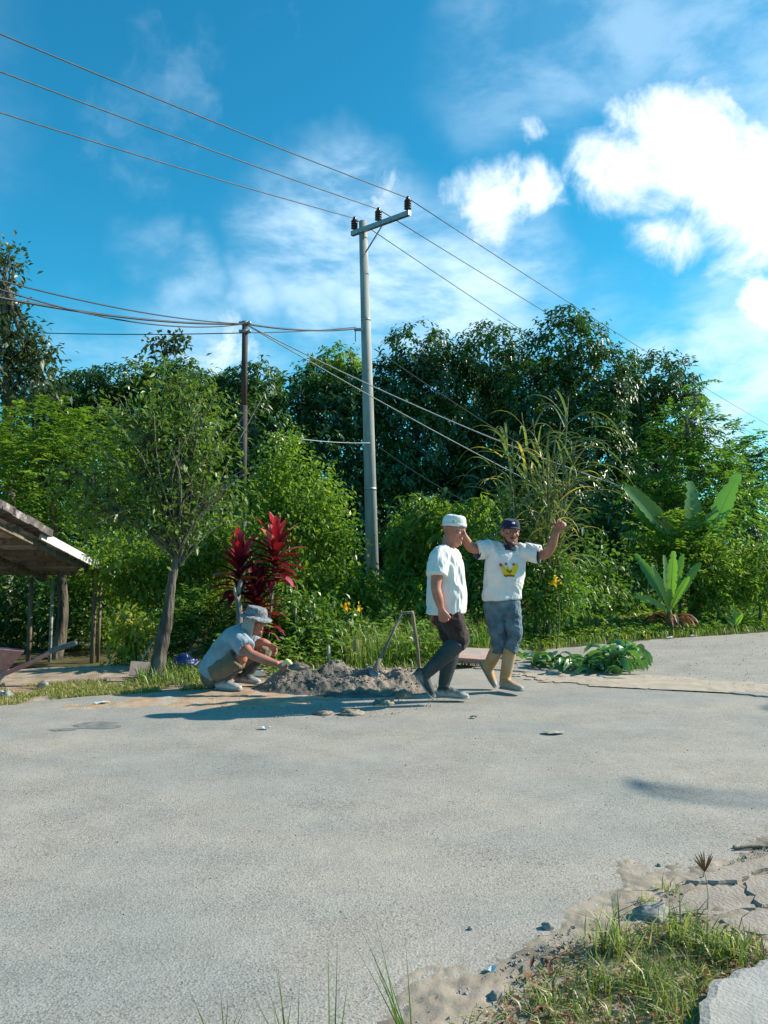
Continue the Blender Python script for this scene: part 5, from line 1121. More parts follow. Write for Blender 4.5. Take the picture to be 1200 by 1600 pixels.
# a palm outside the frame on the right: its fronds throw the shadows across the road
def shadow_palm(label, loc, hgt, seed, n=13, L=2.2):
    b = Vector(loc); rr = random.Random(seed); root = empty('coconut_palm', b, label, 'palm', 'palms outside the frame'); top = b + Vector((.2, .1, hgt))
    g = Geo(); g.loft([b, b.lerp(top, .5), top], [.16, .12, .10], n=10, sub=3); g.obj('trunk', M_BARK2, root, off=b)
    for k in range(n):
        an = k * 6.283 / n + rr.uniform(-.2, .2); lv = []; dv = Vector((math.cos(an), math.sin(an), rr.uniform(.2, .9))).normalized(); p = top.copy(); m = 44
        for i in range(m):
            s = dv.cross(Vector((0, 0, 1))).normalized()
            for q in (-1, 1): lv.append(ribbon(p, s * q + dv * .5, (0, 0, 1), .20 * math.sin(math.pi * (i + 2) / (m + 3)) + .04, .02, 1.4, nseg=3, fold=.2))
            p = p + dv * L / m; dv = (dv + Vector((0, 0, -1)) * .035).normalized()
        ribbon_obj('frond', lv, LF['banana'], root, b, k)
shadow_palm('coconut palm standing beyond the right edge, only its shadow in view', (10.35, 5.35, 0), 4.6, 3, 6, 2.6)
shadow_palm('second coconut palm beyond the right edge, farther back, only its shadow in view', (11.6, 8.5, 0), 4.6, 9, 7, 2.6)

# ------------------------------------------------------------------ people
def remesh(g, voxel, iters=4, fac=0.5):
    """one continuous skin from overlapping closed pieces"""
    me = bpy.data.meshes.new('tmp'); me.from_pydata([tuple(v) for v in g.V], [], g.F)
    o = bpy.data.objects.new('tmp', me); COL.objects.link(o)
    m = o.modifiers.new('r', 'REMESH'); m.mode = 'VOXEL'; m.voxel_size = voxel; m.use_smooth_shade = True
    s = o.modifiers.new('s', 'SMOOTH'); s.factor = fac; s.iterations = iters
    dg = bpy.context.evaluated_depsgraph_get(); e = o.evaluated_get(dg); r = bpy.data.meshes.new_from_object(e)
    bpy.data.objects.remove(o); bpy.data.meshes.remove(me)
    r.polygons.foreach_set('use_smooth', np.ones(len(r.polygons), dtype=bool)); return r
def put(name, me, mat, parent, off, wrinkle=None, label=None):
    n = len(me.vertices); V = np.zeros(n * 3, dtype=np.float32); me.vertices.foreach_get('co', V); V = V.reshape(-1, 3).astype(float)
    if wrinkle:
        amp, fx, fz, seed = wrinkle
        N_ = np.zeros(n * 3, dtype=np.float32); me.vertices.foreach_get('normal', N_); N_ = N_.reshape(-1, 3)
        w = fbm(np.c_[V[:, 0] * .6, V[:, 1] * .6, V[:, 2] * .8] * 4 + seed, 2, seed)
        q = np.c_[(V[:, 0] + V[:, 1] * .7 + .5 * w) * fx, (V[:, 1] - V[:, 0] * .4) * fx * .5, (V[:, 2] + .35 * V[:, 0] + .3 * w) * fz]
        a = fbm(q, 3, seed); rid = 1 - np.abs(2 * (a / .95) - 1) ** 1.0 * 1.6
        V = V + N_ * (amp * (rid - .35))[:, None]
    V = V - np.array(off); me.vertices.foreach_set('co', V.astype(np.float32).ravel()); me.update(); me.name = name
    o = link(name, me, mat, parent)
    if label: o['label'] = label
    return o
def hand(g, w, f, t, n, curl=(.35, .45, .4), thumb=(.6, .75, .1), sc=1.0, spread=.0):
    """palm and five fingers: w wrist, f finger direction, t thumb side, n palm side"""
    w = Vector(w); f = Vector(f).normalized(); t = Vector(t); t = (t - f * t.dot(f)).normalized(); n0 = Vector(n); n = f.cross(t)
    if n.dot(n0) < 0: n = -n
    g.loft([w - f * .02 * sc, w + f * .02 * sc, w + f * .055 * sc, w + f * .088 * sc], [.026 * sc, .033 * sc, .040 * sc, .040 * sc], [.019 * sc, .017 * sc, .016 * sc, .013 * sc], ref=t, n=12, sub=2)
    for k, (o, L, r) in enumerate(((.031, .068, .0095), (.0105, .078, .0098), (-.0105, .072, .0095), (-.030, .056, .0085))):
        p = w + f * (.082 - (.006 if k in (0, 3) else 0)) * sc + t * o * sc; d = (f + t * o * spread * 12).normalized(); pts = [p - d * .01, p]; rs = [r * sc, r * sc]
        for c, q in zip(curl, (.45, .30, .25)):
            d = (Matrix.Rotation(c, 3, f.cross(n)) @ d).normalized(); p = p + d * L * q * sc; pts.append(p); rs.append(r * sc * (1 - .12 * len(rs) / 3))
        g.loft(pts, rs, n=8)
    d = (t * thumb[0] + f * thumb[1] + n * thumb[2]).normalized(); p = w + f * .018 * sc + t * .024 * sc
    g.loft([p - t * .006, p + d * .028 * sc, p + d * .052 * sc, p + d * .074 * sc + n * .003], [.016 * sc, .014 * sc, .0118 * sc, .0098 * sc], n=9)
def head(g, c, fw, up, sc=1.0):
    """head with face: returns a function from head coordinates (forward, left, up) to the world"""
    fw = Vector(fw).normalized(); up = Vector(up); up = (up - fw * up.dot(fw)).normalized(); lf = up.cross(fw); R = Matrix((fw, lf, up)).transposed(); c = Vector(c)
    T = lambda x, y, z: c + R @ (Vector((x, y, z)) * sc)
    g.ball(T(-.008, 0, .032), (.098 * sc, .076 * sc, .086 * sc), R, 20, 14)
    zs = [(.05, .010, .082, .069), (.015, .012, .082, .069), (-.02, .014, .079, .066), (-.055, .024, .067, .058), (-.085, .038, .050, .046), (-.106, .047, .034, .034), (-.116, .050, .018, .02)]
    g.loft([T(cx, 0, z) for z, cx, a, b in zs], [a * sc for z, cx, a, b in zs], [b * sc for z, cx, a, b in zs], ref=fw, n=18, sub=2)
    g.loft([T(.086, 0, .030), T(.096, 0, .010), T(.108, 0, -.012), T(.112, 0, -.024)], [.007 * sc, .009 * sc, .012 * sc, .013 * sc], n=8)          # nose
    for s in (-1, 1):
        g.ball(T(.094, s * .013, -.026), .010 * sc, None, 8, 6)
        g.loft([T(.090, s * .008, .036), T(.086, s * .032, .038), T(.070, s * .056, .030)], [.008 * sc, .010 * sc, .008 * sc], n=7)                  # brow
        g.ball(T(.064, s * .042, -.018), (.026 * sc, .022 * sc, .020 * sc), R, 10, 8)                                                                # cheek
        g.ball(T(-.004, s * .078, -.002), (.019 * sc, .009 * sc, .033 * sc), R, 10, 8)                                                               # ear
        g.ball(T(-.002, s * .083, .018), (.013 * sc, .007 * sc, .013 * sc), R, 8, 6)
    g.loft([T(.074, .026, -.058), T(.089, .0, -.054), T(.074, -.026, -.058)], [.006 * sc, .008 * sc, .006 * sc], n=7, sub=2)                         # lips
    g.loft([T(.074, .022, -.067), T(.087, .0, -.068), T(.074, -.022, -.067)], [.006 * sc, .009 * sc, .006 * sc], n=7, sub=2)
    g.ball(T(.080, 0, -.100), .016 * sc, None, 8, 6)
    return T, R
M_EYE = surf_mat('eye_dark', (0.012, 0.01, 0.009), (0.02, 0.016, 0.014), 5, .3, 0)
M_EYEW = surf_mat('eye_white', (0.5, 0.47, 0.44), (0.6, 0.57, 0.54), 5, .35, 0)
M_HAIR = surf_mat('dark_hair', (0.010, 0.009, 0.008), (0.03, 0.026, 0.024), 40, .6, .4, 120)
M_LIP = surf_mat('lip', (0.19, 0.07, 0.055), (0.25, 0.09, 0.07), 20, .5, 0)
def face(T, R, sc, parent, off, brow=M_HAIR, mous=None, beard=None):
    for s in (-1, 1):
        g = Geo(); g.ball(T(.079, s * .031, .012), (.012 * sc, .015 * sc, .008 * sc), R, 10, 8); e = g.obj('eye', M_EYEW, parent, off=off)
        g = Geo(); g.ball(T(.0885, s * .031, .012), (.0045 * sc, .008 * sc, .0075 * sc), R, 8, 6); g.obj('iris', M_EYE, e)
        for v in g.V: pass
        e.children[0].data.transform(Matrix.Translation(-Vector(off)))
        g = Geo(); g.loft([T(.097, s * .012, .037), T(.097, s * .032, .045), T(.080, s * .055, .037)], [.003 * sc, .0042 * sc, .0025 * sc], n=6, sub=2); g.obj('eyebrow', brow, parent, off=off)
    g = Geo(); g.loft([T(.081, .023, -.0615), T(.0955, 0, -.061), T(.081, -.023, -.0615)], [.002 * sc, .0035 * sc, .002 * sc], n=6, sub=2); g.obj('mouth', M_LIP, parent, off=off)
    if mous:
        g = Geo(); g.loft([T(.080, .030, -.052), T(.097, .008, -.043), T(.097, -.008, -.043), T(.080, -.030, -.052)], [.003 * sc, .006 * sc, .006 * sc, .003 * sc], n=6, sub=2); g.obj('moustache', mous, parent, off=off)
    if beard:
        g = Geo(); g.loft([T(.02, .060, -.045), T(.052, .045, -.088), T(.088, .0, -.108), T(.052, -.045, -.088), T(.02, -.060, -.045)], [.006 * sc, .012 * sc, .018 * sc, .012 * sc, .006 * sc], n=7, sub=3); g.obj('beard', beard, parent, off=off)
def limb(g, pts, rs, n=12, sub=3, ref=None, rb=None, cap='round'): g.loft(pts, rs, rb, ref, n, cap, sub)
def boot(name, knee, ankle, heel, toe, mat, sole, parent, off, r=(.062, .052, .045), up=0.0, wr=None, side=(0, 1, 0)):
    """rubber boot: shaft from below the knee to the ankle, foot from heel to toe with a sole under it"""
    knee, ankle, heel, toe = map(Vector, (knee, ankle, heel, toe)); g = Geo(); f = (toe - heel).normalized(); s = Vector(side); s = (s - f * s.dot(f)).normalized(); n = f.cross(s)
    if n.dot(knee - heel) < 0: n = -n
    a2 = heel + f * .055 + n * .075
    limb(g, [knee, knee.lerp(ankle, .35), knee.lerp(ankle, .75), ankle, a2], [r[0], r[0] * .98, r[1], r[2] * 1.08, r[2] * 1.05], n=14, cap='flat')
    g.loft([heel + f * .02 + n * .042, heel + f * .09 + n * .048, heel + f * .16 + n * .038, heel + f * .215 + n * .032, heel + f * .25 + n * .028], [.034, .038, .044, .043, .030], [.044, .046, .036, .029, .022], ref=s, n=14, sub=2)
    o = put(name, remesh(g, .008, 3), mat, parent, off, wr)
    g = Geo(); g.loft([heel + f * .0 + n * .004, heel + f * .09 + n * .004, heel + f * .16 + n * .004, heel + f * .225 + n * .006, heel + f * .272 + n * .012], [.034, .036, .045, .045, .028], [.011, .010, .010, .010, .009], ref=s, n=14, sub=2, cap='flat')
    so = g.obj('sole', sole, o, off=off); return o

M_SKIN = skin_mat('skin_tanned', (0.38, 0.13, 0.082), (0.48, 0.195, 0.13))
M_SKIN2 = skin_mat('skin_brown', (0.27, 0.10, 0.062), (0.38, 0.16, 0.10))
M_WHITE = cloth_mat('white_tee', (0.70, 0.675, 0.645), .06)
M_POLO = cloth_mat('white_polo', (0.66, 0.635, 0.63), .06, grime=(0.55, 0.52, 0.51))
M_BROWN = cloth_mat('brown_trousers', (0.034, 0.019, 0.019), .25, wear=(0.065, 0.038, 0.035))
M_JEAN = cloth_mat('washed_denim', (0.062, 0.110, 0.150), .25, wear=(0.16, 0.225, 0.272), scale=7)
M_BLUES = cloth_mat('pale_blue_shirt', (0.27, 0.335, 0.39), .12, grime=(0.19, 0.235, 0.27))
M_KHAKI = cloth_mat('khaki_shorts', (0.19, 0.145, 0.095), .2, grime=(0.115, 0.09, 0.065))
M_NAVY = cloth_mat('navy_cap', (0.018, 0.022, 0.055), .2)
M_HATC = cloth_mat('grey_check_hat', (0.13, 0.145, 0.16), .2, check=(38, (0.24, 0.255, 0.275)))
M_SCARF = cloth_mat('beige_neck_cloth', (0.38, 0.31, 0.27), .15)
M_CAPW = cloth_mat('white_cap', (0.74, 0.72, 0.70), .05)
M_BOOTG = surf_mat('green_grey_boot', (0.013, 0.021, 0.024), (0.032, 0.044, 0.047), 7, .6, .2, 30, c3=(0.30, 0.31, 0.29), p3=(0.62, 0.78), s3=5, mud=(0.36, 0.37, 0.35))
M_BOOTGD = surf_mat('dusty_boot_sole', (0.20, 0.20, 0.19), (0.36, 0.35, 0.33), 12, .9, .4, 50)
M_BOOTY = surf_mat('yellow_boot', (0.42, 0.21, 0.085), (0.52, 0.30, 0.145), 6, .72, .3, 30, c3=(0.36, 0.30, 0.22), p3=(0.5, 0.7), s3=6, mud=(0.36, 0.33, 0.30))
M_BOOTD = surf_mat('dark_boot', (0.03, 0.03, 0.032), (0.09, 0.088, 0.085), 7, .6, .2, 30, c3=(0.36, 0.35, 0.34), p3=(0.56, 0.68), s3=7, mud=(0.42, 0.41, 0.40))

# ---- the man in the white skullcap, walking to the right
def walker():
    D = 6.62; J = lambda x, y, dd=0.0: P(x, y, D + dd)
    off = G(697, 1093); off.z = .012
    root = empty('person', off, 'man in a white skullcap, white T-shirt, dark trousers and grey boots walking right', 'person', 'road workers')
    g = Geo(); sd = Vector((0, 1, 0))
    hc = J(709, 829, -.02); T, R = head(g, hc, (.82, -.56, -.14), (.12, -.02, 1), 1.03)
    limb(g, [T(-.025, 0, -.06), J(700, 856, 0), J(697, 872, 0)], [.058, .060, .07], n=14)
    g.loft([J(697, 866), J(698, 890), J(701, 920), J(700, 945), J(699, 960)], [.16, .165, .145, .125, .11], [.08, .112, .112, .09, .08], ref=sd, n=18, sub=3)
    kn, an = J(719, 1001, -.10), J(668, 1050, -.11); kf, af = J(706, 1012, .10), J(694, 1068, .09)
    limb(g, [J(702, 955, -.09), J(713, 980, -.10), kn, J(696, 1022, -.105), an], [.060, .048, .044, .044, .034]); 
    limb(g, [J(698, 955, .09), J(703, 985, .10), kf, J(700, 1040, .1), af], [.060, .048, .044, .044, .034]); 
    sn, en, wn = J(687, 874, -.17), J(681, 918, -.24), J(689, 950, -.25)
    limb(g, [J(692, 868, -.10), sn, J(683, 898, -.215), en, J(685, 934, -.25), wn], [.06, .056, .05, .043, .042, .028])
    hand(g, wn + Vector((.004, 0, -.012)), (.16, .05, -1), (.85, -.3, .1), (0.1, 1, .1), curl=(.75, .8, .6), thumb=(.45, .85, .25))
    sf, ef, wf = J(706, 870, .16), J(692, 920, .22), J(681, 957, .16)
    limb(g, [J(701, 868, .09), sf, ef, J(687, 938, .20), wf], [.06, .054, .044, .04, .028]); hand(g, wf, (-.25, -.05, -1), (.6, .4, .1), (-.3, -.9, 0), curl=(.6, .7, .6))
    put('body', remesh(g, .0062, 2), M_SKIN, root, off)
    face(T, R, 1.03, root, off, brow=surf_mat('grey_hair', (0.10, 0.09, 0.08), (0.2, 0.19, 0.18), 40, .7, .3), mous=None)
    # shirt: stooped loose trunk, short sleeves
    g = Geo()
    g.loft([J(701, 857, 0), J(698, 866, 0), J(697, 880, 0), J(697, 905, 0), J(698, 930, 0), J(697, 951, 0), J(697, 957, 0)], [.085, .165, .195, .195, .19, .185, .185], [.065, .10, .136, .150, .162, .160, .160], ref=sd, n=24, sub=3, cap='flat', exp=2.3)
    limb(g, [J(694, 866, -.09), sn + Vector((0, -.005, .01)), J(684, 890, -.21), J(683, 899, -.225)], [.075, .082, .085, .086], cap='flat'); limb(g, [J(701, 866, .09), sf, J(700, 893, .2)], [.07, .08, .082], cap='flat')
    sh = put('shirt', remesh(g, .0075, 3), M_WHITE, root, off, (.022, 15, 5, 4))
    g = Geo(); g.loft([J(703, 858, 0), J(702, 861.5, 0)], [.078, .082], [.064, .068], ref=sd, n=18, cap='flat'); g.obj('collar', M_WHITE, sh, off=off)
    # trousers
    g = Geo(); g.loft([J(699, 945), J(700, 958), J(701, 972)], [.155, .158, .15], [.112, .116, .108], ref=sd, n=20, sub=2, cap='flat')
    limb(g, [J(702, 958, -.085), J(710, 978, -.095), kn + Vector((.004, 0, 0)), J(707, 1012, -.105)], [.106, .090, .068, .050], cap='flat'); limb(g, [J(697, 958, .085), J(702, 985, .10), kf, J(703, 1024, .1)], [.103, .088, .066, .050], cap='flat')
    put('trousers', remesh(g, .0075, 3), M_BROWN, root, off, (.022, 12, 12, 9))
    boot('boot', J(716, 1003, -.102), an, J(646, 1052, -.11), J(676, 1094.0, -.112), M_BOOTG, M_BOOTGD, root, off, (.078, .062, .048))
    boot('boot', J(705.5, 1014, .10), af, J(683.5, 1088.2, .09), J(724, 1091.5, .055), M_BOOTG, M_BOOTGD, root, off, (.076, .060, .048))
    # skullcap
    g = Geo(); zs = [(.050, -.002, .106, .085), (.075, -.006, .108, .087), (.105, -.010, .104, .084), (.128, -.013, .092, .074), (.140, -.014, .066, .054), (.145, -.014, .03, .025)]
    tl = lambda z: .035 * (z - .04)
    g.loft([T(cx - .0, 0, z - .012) for z, cx, a, b in zs], [a for z, cx, a, b in zs], [b for z, cx, a, b in zs], ref=R @ Vector((1, 0, 0)), n=22, sub=2, cap='flat')
    cp = g.obj('skullcap', M_CAPW, root, off=off)
    g = Geo(); g.loft([T(-.002, 0, .036), T(-.003, 0, .062)], [.109, .111], [.088, .090], ref=R @ Vector((1, 0, 0)), n=22, cap='flat'); g.obj('cap_band', M_CAPW, cp, off=off)
    g = Geo(); q = T(.035, -.084, .075); g.ball(q, (.012, .006, .012), R, 8, 6); g.obj('emblem', surf_mat('gold_thread', (0.5, 0.3, 0.08), (0.6, 0.4, 0.12), 30, .6, 0), cp, off=off)
walker()

# ---- the man in the navy cap, arm raised with the thumb up
def waver():
    D = 7.12; J = lambda x, y, dd=0.0: P(x, y, D + dd)
    off = G(790, 1078); off.z = .012
    root = empty('person', off, 'man in a navy cap and yellow boots with arms spread, giving a thumbs up', 'person', 'road workers')
    g = Geo(); sd = Vector((1, .12, 0))
    T, R = head(g, J(797, 832, -.03), (.16, -.98, -.08), (.03, 0, 1), 1.0)
    limb(g, [T(-.02, 0, -.06), J(795, 857, .0), J(793, 870, .0)], [.056, .058, .065], n=14)
    g.loft([J(793, 866), J(790, 888), J(787, 912), J(785, 935), J(785, 950)], [.16, .165, .14, .12, .11], [.075, .105, .098, .085, .075], ref=sd, n=18, sub=3)
    kl, al = J(778, 1000, -.02), J(763, 1042, .16); kr, ar = J(804, 990, -.08), J(790, 1056, .0)
    limb(g, [J(776, 953), J(779, 978, -.02), J(780, 1000, -.02), J(774, 1020, .07), al], [.048, .034, .032, .030, .030]); 
    limb(g, [J(796, 953), J(801, 976, -.055), kr, J(796, 1026, -.04), ar], [.048, .036, .034, .034, .032]); 
    # his left arm (to our right) raised from the elbow, thumb up
    s1, e1, w1 = J(816, 861, 0), J(853, 866, -.10), J(869, 832, -.20)
    limb(g, [J(803, 862), s1, J(834, 864, -.05), e1, J(863, 849, -.16), w1], [.06, .056, .05, .045, .042, .029])
    hand(g, w1 + Vector((.004, 0, .01)), (.50, -.15, .72), (-.75, .05, .62), (-.35, -.9, 0), curl=(1.35, 1.45, 1.0), thumb=(.75, .66, -.05), sc=1.08)
    # his right arm reaching behind the other man's head
    s2, e2, w2 = J(768, 858, 0), J(736, 856, -.06), J(724, 836, -.12)
    limb(g, [J(782, 860), s2, J(752, 858, -.03), e2, J(730, 847, -.09), w2], [.06, .056, .05, .045, .042, .03])
    hand(g, w2, (-.55, -.1, .8), (.7, -.4, .5), (0, -1, 0), curl=(.5, .6, .5))
    put('body', remesh(g, .0062, 2), M_SKIN2, root, off)
    face(T, R, 1.0, root, off, mous=M_HAIR, beard=M_HAIR)
    g = Geo(); g.ball(T(-.018, 0, .022), (.096, .081, .075), R, 16, 10); g.obj('hair', M_HAIR, root, off=off)
    g = Geo()
    g.loft([J(794, 858, .0), J(793, 863, 0), J(791, 876, 0), J(788, 900, 0), J(785, 920, 0), J(784, 932, 0), J(784, 936, 0)], [.085, .165, .185, .178, .172, .176, .177], [.06, .085, .115, .122, .122, .124, .125], ref=sd, n=24, sub=3, cap='flat', exp=2.4)
    limb(g, [J(804, 864), s1 + Vector((0, 0, -.01)), J(832, 864, -.03), J(842, 866, -.055)], [.075, .082, .080, .082], cap='flat'); limb(g, [J(782, 862), s2, J(754, 859, -.02), J(746, 860, -.03)], [.075, .082, .08, .081], cap='flat')
    sh = put('shirt', remesh(g, .0075, 3), M_POLO, root, off, (.019, 12, 7, 14))
    # dark collar with a pale placket and dark sleeve edges
    g = Geo(); g.loft([J(795, 853, -.01), J(795, 858, -.015), J(795, 862, -.02)], [.066, .074, .082], [.062, .070, .08], ref=sd, n=18, sub=2, cap='flat'); g.obj('collar', M_NAVY, sh, off=off)
    g = Geo(); g.loft([J(842, 866, -.055), J(844, 866.2, -.06)], .083, n=18, cap='flat'); g.obj('sleeve_trim', M_NAVY, sh, off=off)
    g = Geo(); g.loft([J(746.5, 860, -.03), J(744.8, 860, -.034)], .082, n=18, cap='flat'); g.obj('sleeve_trim', M_NAVY, sh, off=off)
    # the printed motif, laid onto the chest
    dep = bpy.context.evaluated_depsgraph_get(); me = sh.data
    bvh = BVHTree.FromPolygons([v.co + off for v in me.vertices], [p.vertices[:] for p in me.polygons])
    def decal(name, poly, mat, eps):
        poly = [(x, y) for x, y in poly]; x0, x1 = min(p[0] for p in poly), max(p[0] for p in poly); y0, y1 = min(p[1] for p in poly), max(p[1] for p in poly)
        st = .5; xs = np.arange(x0, x1 + st, st); ys = np.arange(y0, y1 + st, st); idx = {}; V = []; F = []
        def vert(i, j):
            if (i, j) in idx: return idx[i, j]
            a = Vector((0, 0, CAM_H)); r = ray(xs[i], ys[j]).normalized(); h = bvh.ray_cast(a, r)
            if h[0] is None: return None
            V.append(tuple(h[0] - r * eps - off)); idx[i, j] = len(V) - 1; return idx[i, j]
        for i in range(len(xs) - 1):
            for j in range(len(ys) - 1):
                if in_poly(np.array([xs[i] + st / 2]), np.array([ys[j] + st / 2]), poly)[0]:
                    q = [vert(i, j), vert(i + 1, j), vert(i + 1, j + 1), vert(i, j + 1)]
                    if None not in q: F.append(tuple(q))
        if F: mesh(name, np.array(V), F, mat, sh, True)
    Y_ = cloth_mat('print_yellow', (0.72, 0.48, 0.02), .15); Rd = cloth_mat('print_red', (0.30, 0.07, 0.08), .1); Bk = cloth_mat('print_outline', (0.16, 0.10, 0.02), .1)
    decal('print', [(783, 883), (786, 882), (790, 889), (794, 884), (797, 891), (801, 887), (804, 882), (808, 880), (810, 884), (808, 892), (805, 898), (804, 901), (797, 900), (790, 901), (786, 897), (784, 891)], Y_, .004)
    decal('print_outline', [(786, 897), (790, 898.5), (797, 897.5), (804, 899), (804, 901.5), (797, 900.8), (789.5, 901.5)], Bk, .0055)
    decal('print_comb', [(780, 883), (781, 880), (784, 880.5), (785, 884), (782, 886)], Rd, .0055); decal('print_comb', [(788, 880), (791, 878.5), (793, 882), (790, 884)], Rd, .0055); decal('print_comb', [(800, 882), (802, 879.5), (805, 881), (803, 884.5)], Rd, .0055)
    decal('print_fold', [(791, 891), (793, 889), (796, 893), (799, 890), (801, 892), (797, 896), (793, 894)], Bk, .0055)
    # jeans
    g = Geo(); g.loft([J(785, 926), J(785, 940), J(785, 958)], [.148, .153, .155], [.108, .110, .098], ref=sd, n=20, sub=2, cap='flat')
    limb(g, [J(773, 945), J(775, 972, -.02), kl, J(779.5, 1010, .01), J(779.5, 1018, .02)], [.098, .082, .067, .063, .066], cap='flat'); limb(g, [J(797, 945), J(801, 968, -.05), kr, J(800, 1006, -.06), J(797, 1017, -.055)], [.096, .077, .062, .056, .059], cap='flat')
    jn = put('jeans', remesh(g, .0075, 3), M_JEAN, root, off, (.022, 14, 18, 19))
    boot('boot', J(778, 1012, .015), al, J(749, 1036, .22), J(767, 1068, .13), M_BOOTY, M_BOOTGD, root, off, (.064, .058, .050), side=(.25, 1, 0))
    boot('boot', J(797.5, 1012, -.055), ar, J(783, 1075.3, .03), J(808, 1079.3, -.13), M_BOOTY, M_BOOTGD, root, off, (.063, .056, .050), side=(.6, 1, 0))
    # baseball cap
    fx = R @ Vector((1, 0, 0)); g = Geo(); zs = [(.048, -.004, .104, .086), (.070, -.006, .104, .086), (.098, -.010, .092, .078), (.118, -.012, .066, .058), (.127, -.012, .03, .028)]
    g.loft([T(cx, 0, z) for z, cx, a, b in zs], [a for z, cx, a, b in zs], [b for z, cx, a, b in zs], ref=fx, n=22, sub=2, cap='flat'); cp = g.obj('cap', M_NAVY, root, off=off)
    V = []; F = []; n = 15
    for i in range(n):
        t = -1.15 + 2.3 * i / (n - 1); e = math.cos(t * 1.25)
        for q in (0, 1):
            V.append(T(.098 * math.cos(t) - .004, .084 * math.sin(t), .054 + .004 * q)); V.append(T(.098 * math.cos(t) + .062 * max(0, e), .088 * math.sin(t), .040 + .004 * q - .012 * math.sin(t) ** 2))
    for i in range(n - 1):
        k = 4 * i; F += [(k, k + 1, k + 5, k + 4), (k + 2, k + 6, k + 7, k + 3), (k + 1, k + 3, k + 7, k + 5)]
    mesh('brim', np.array([tuple(v) for v in V]), F, M_NAVY, cp, True, off)
    g = Geo(); g.ball(T(.094, -.004, .090), (.007, .016, .010), R, 8, 6); g.obj('badge', M_CAPW, cp, off=off); g = Geo(); g.ball(T(-.012, 0, .128), .008, None, 8, 6); g.obj('button', M_NAVY, cp, off=off)
waver()

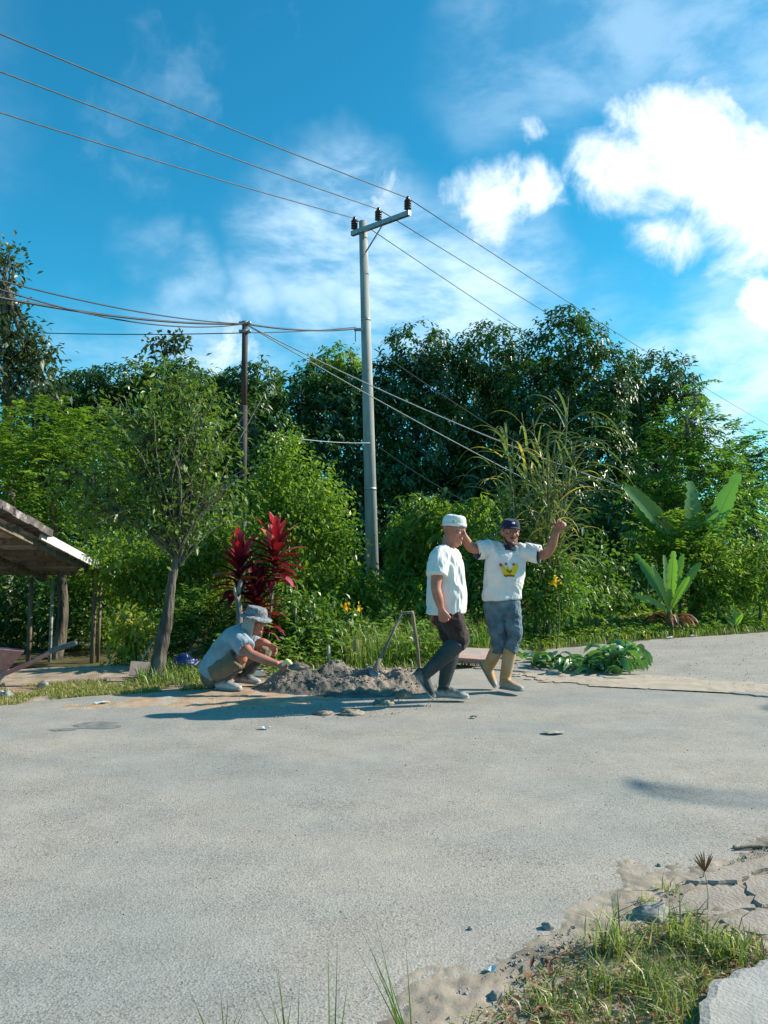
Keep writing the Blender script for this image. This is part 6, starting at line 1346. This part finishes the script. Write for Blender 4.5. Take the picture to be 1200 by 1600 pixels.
# ---- the man crouching at the heap with a trowel
def croucher():
    D = 7.30; J = lambda x, y, dd=0.0: P(x, y, D + dd)
    off = G(360, 1076); off.z = .019
    root = empty('person', off, 'man in a bucket hat and pale blue shirt crouching at the soil heap', 'person', 'road workers')
    g = Geo(); sd = Vector((-.1, 1, 0))
    T, R = head(g, J(399, 969, -.06), (.90, -.34, -.20), (.20, -.05, .97), 1.0)
    limb(g, [T(-.025, 0, -.06), J(387, 985, -.02), J(379, 992, 0)], [.056, .058, .07], n=14)
    g.loft([J(378, 990), J(366, 1004), J(350, 1024), J(340, 1040), J(336, 1048)], [.16, .165, .15, .125, .11], [.08, .11, .105, .09, .08], ref=sd, n=18, sub=3)
    kn, an = J(381, 1024, -.19), J(352, 1060, -.13); kf, af = J(412, 1012, .16), J(384, 1056, .12)
    limb(g, [J(337, 1050, -.10), J(360, 1036, -.15), kn, J(367, 1042, -.16), an], [.070, .062, .054, .050, .036]); 
    limb(g, [J(337, 1048, .10), J(375, 1030, .13), kf, J(398, 1034, .14), af], [.070, .062, .054, .050, .036]); 
    sn, en, wn = J(373, 1000, -.17), J(392, 1022, -.33), J(432, 1037, -.36)
    limb(g, [J(377, 994, -.08), sn, J(383, 1012, -.26), en, J(411, 1030, -.35), wn], [.06, .056, .05, .044, .042, .029])
    hand(g, wn, (.92, -.05, -.32), (.25, .55, .85), (.1, .8, -.5), curl=(1.1, 1.1, .8), thumb=(.5, .8, .3))
    sf, ef, wf = J(390, 992, .14), J(402, 1000, .10), J(418, 1008, -.02)
    limb(g, [J(382, 992, .08), sf, J(394, 1004, .20), J(400, 1010, .12), J(408, 1003, .02), J(419, 1006, .02)], [.06, .054, .048, .044, .04, .029]); hand(g, J(420, 1007, .02), (.7, .1, -.7), (.5, -.6, .5), (-.2, -.9, -.2), curl=(.7, .8, .6))
    put('body', remesh(g, .0065, 2), M_SKIN, root, off)
    face(T, R, 1.0, root, off)
    g = Geo()
    g.loft([J(384, 984, -.01), J(379, 989, 0), J(371, 998, 0), J(357, 1014, 0), J(343, 1034, 0), J(332, 1048, 0), J(328, 1053, 0)], [.085, .16, .19, .195, .185, .175, .17], [.065, .095, .13, .14, .138, .13, .122], ref=sd, n=24, sub=3, cap='flat', exp=2.2)
    limb(g, [J(376, 994, -.08), sn + Vector((0, 0, .005)), J(380, 1008, -.235), J(384, 1013, -.27)], [.075, .084, .084, .085], cap='flat'); limb(g, [J(382, 992, .08), sf, J(394, 1003, .19)], [.07, .08, .08], cap='flat')
    sh = put('shirt', remesh(g, .0075, 3), M_BLUES, root, off, (.018, 10, 10, 24))
    g = Geo(); g.loft([J(345, 1035), J(336, 1047), J(333, 1056)], [.165, .17, .155], [.12, .125, .11], ref=sd, n=18, sub=2, cap='round')
    limb(g, [J(337, 1049, -.10), J(360, 1036, -.15), J(372, 1028, -.175)], [.11, .10, .098], cap='flat'); limb(g, [J(337, 1047, .10), J(375, 1030, .13), J(410, 1013, .16), J(408, 1022, .155)], [.11, .10, .085, .08])
    put('shorts', remesh(g, .0075, 3), M_KHAKI, root, off, (.016, 12, 12, 29))
    boot('boot', J(370, 1038, -.165), an, J(338, 1076.2, -.12), J(370, 1078.8, -.20), M_BOOTD, M_BOOTGD, root, off, (.064, .054, .046))
    boot('boot', J(400, 1030, .145), af, J(368, 1065.5, .14), J(402, 1069.0, .06), M_BOOTD, M_BOOTGD, root, off, (.064, .054, .046))
    fx = R @ Vector((1, 0, 0)); g = Geo(); zs = [(.040, -.002, .112, .094), (.075, -.004, .108, .090), (.105, -.006, .100, .085), (.122, -.006, .088, .075), (.128, -.006, .05, .04)]
    g.loft([T(cx, 0, z) for z, cx, a, b in zs], [a for z, cx, a, b in zs], [b for z, cx, a, b in zs], ref=fx, n=22, sub=2, cap='flat'); ht = g.obj('bucket_hat', M_HATC, root, off=off)
    V = []; n = 30
    for i in range(n):
        t = 2 * math.pi * i / n; w = .006 * math.sin(3 * t)
        for (a, b, z) in ((.110, .092, .052), (.162, .142, .022 + w), (.162, .142, .017 + w), (.110, .092, .045)): V.append(T(a * math.cos(t) - .002, b * math.sin(t), z))
    F = [(4 * i + q, 4 * i + (q + 1) % 4, 4 * ((i + 1) % n) + (q + 1) % 4, 4 * ((i + 1) % n) + q) for i in range(n) for q in range(4)]
    mesh('brim', np.array([tuple(v) for v in V]), F, M_HATC, ht, True, off)
    # neck cloth hanging from under the hat, both sides of the face
    V = []; n = 26; m = 7
    for j in range(m):
        f = j / (m - 1)
        for i in range(n):
            t = math.radians(62) + math.radians(236) * i / (n - 1); rr_ = 1 + .18 * f + .05 * math.sin(5 * t) * f
            V.append(T(.104 * rr_ * math.cos(t) - .01 * f, .090 * rr_ * math.sin(t), .038 - .20 * f) + Vector((.0, 0, 0)))
    F = [(j * n + i, j * n + i + 1, (j + 1) * n + i + 1, (j + 1) * n + i) for j in range(m - 1) for i in range(n - 1)]
    o = mesh('neck_cloth', np.array([tuple(v) for v in V]), F, M_SCARF, root, True, off); s = o.modifiers.new('thickness', 'SOLIDIFY'); s.thickness = .004
    # what he holds: a trowel with mortar on it
    h = wn + Vector((.075, -.01, -.02)); tr_ = empty('trowel', h, 'trowel with a yellow handle and dark mortar in the crouching man\'s hand', 'trowel'); d = Vector((.96, -.05, -.16)).normalized()
    g = Geo(); g.loft([h - d * .015 + Vector((0, 0, .01)), h + d * .022 + Vector((0, 0, .05)), h + d * .05 + Vector((0, 0, .03)), h + d * .08 + Vector((0, 0, .012))], [.018, .022, .020, .010], n=9, sub=2); g.obj('handle', surf_mat('yellow_handle', (0.74, 0.58, 0.22), (0.84, 0.74, 0.42), 12, .6, .1), tr_, off=h)
    V = [h + d * .07 + Vector((0, -.045, 0)), h + d * .07 + Vector((0, .045, 0)), h + d * .20]; V += [v + Vector((0, 0, .004)) for v in V]
    mesh('blade', np.array([tuple(v) for v in V]), [(0, 2, 1), (3, 4, 5), (0, 1, 4, 3), (1, 2, 5, 4), (2, 0, 3, 5)], M_GALV, tr_, False, h)
    o = lump('mortar', d * .13 + Vector((0, 0, .018)), (.085, .05, .035), 77, MATS['wet_mortar_soil'], .7, 5, 3); o.parent = tr_
croucher()
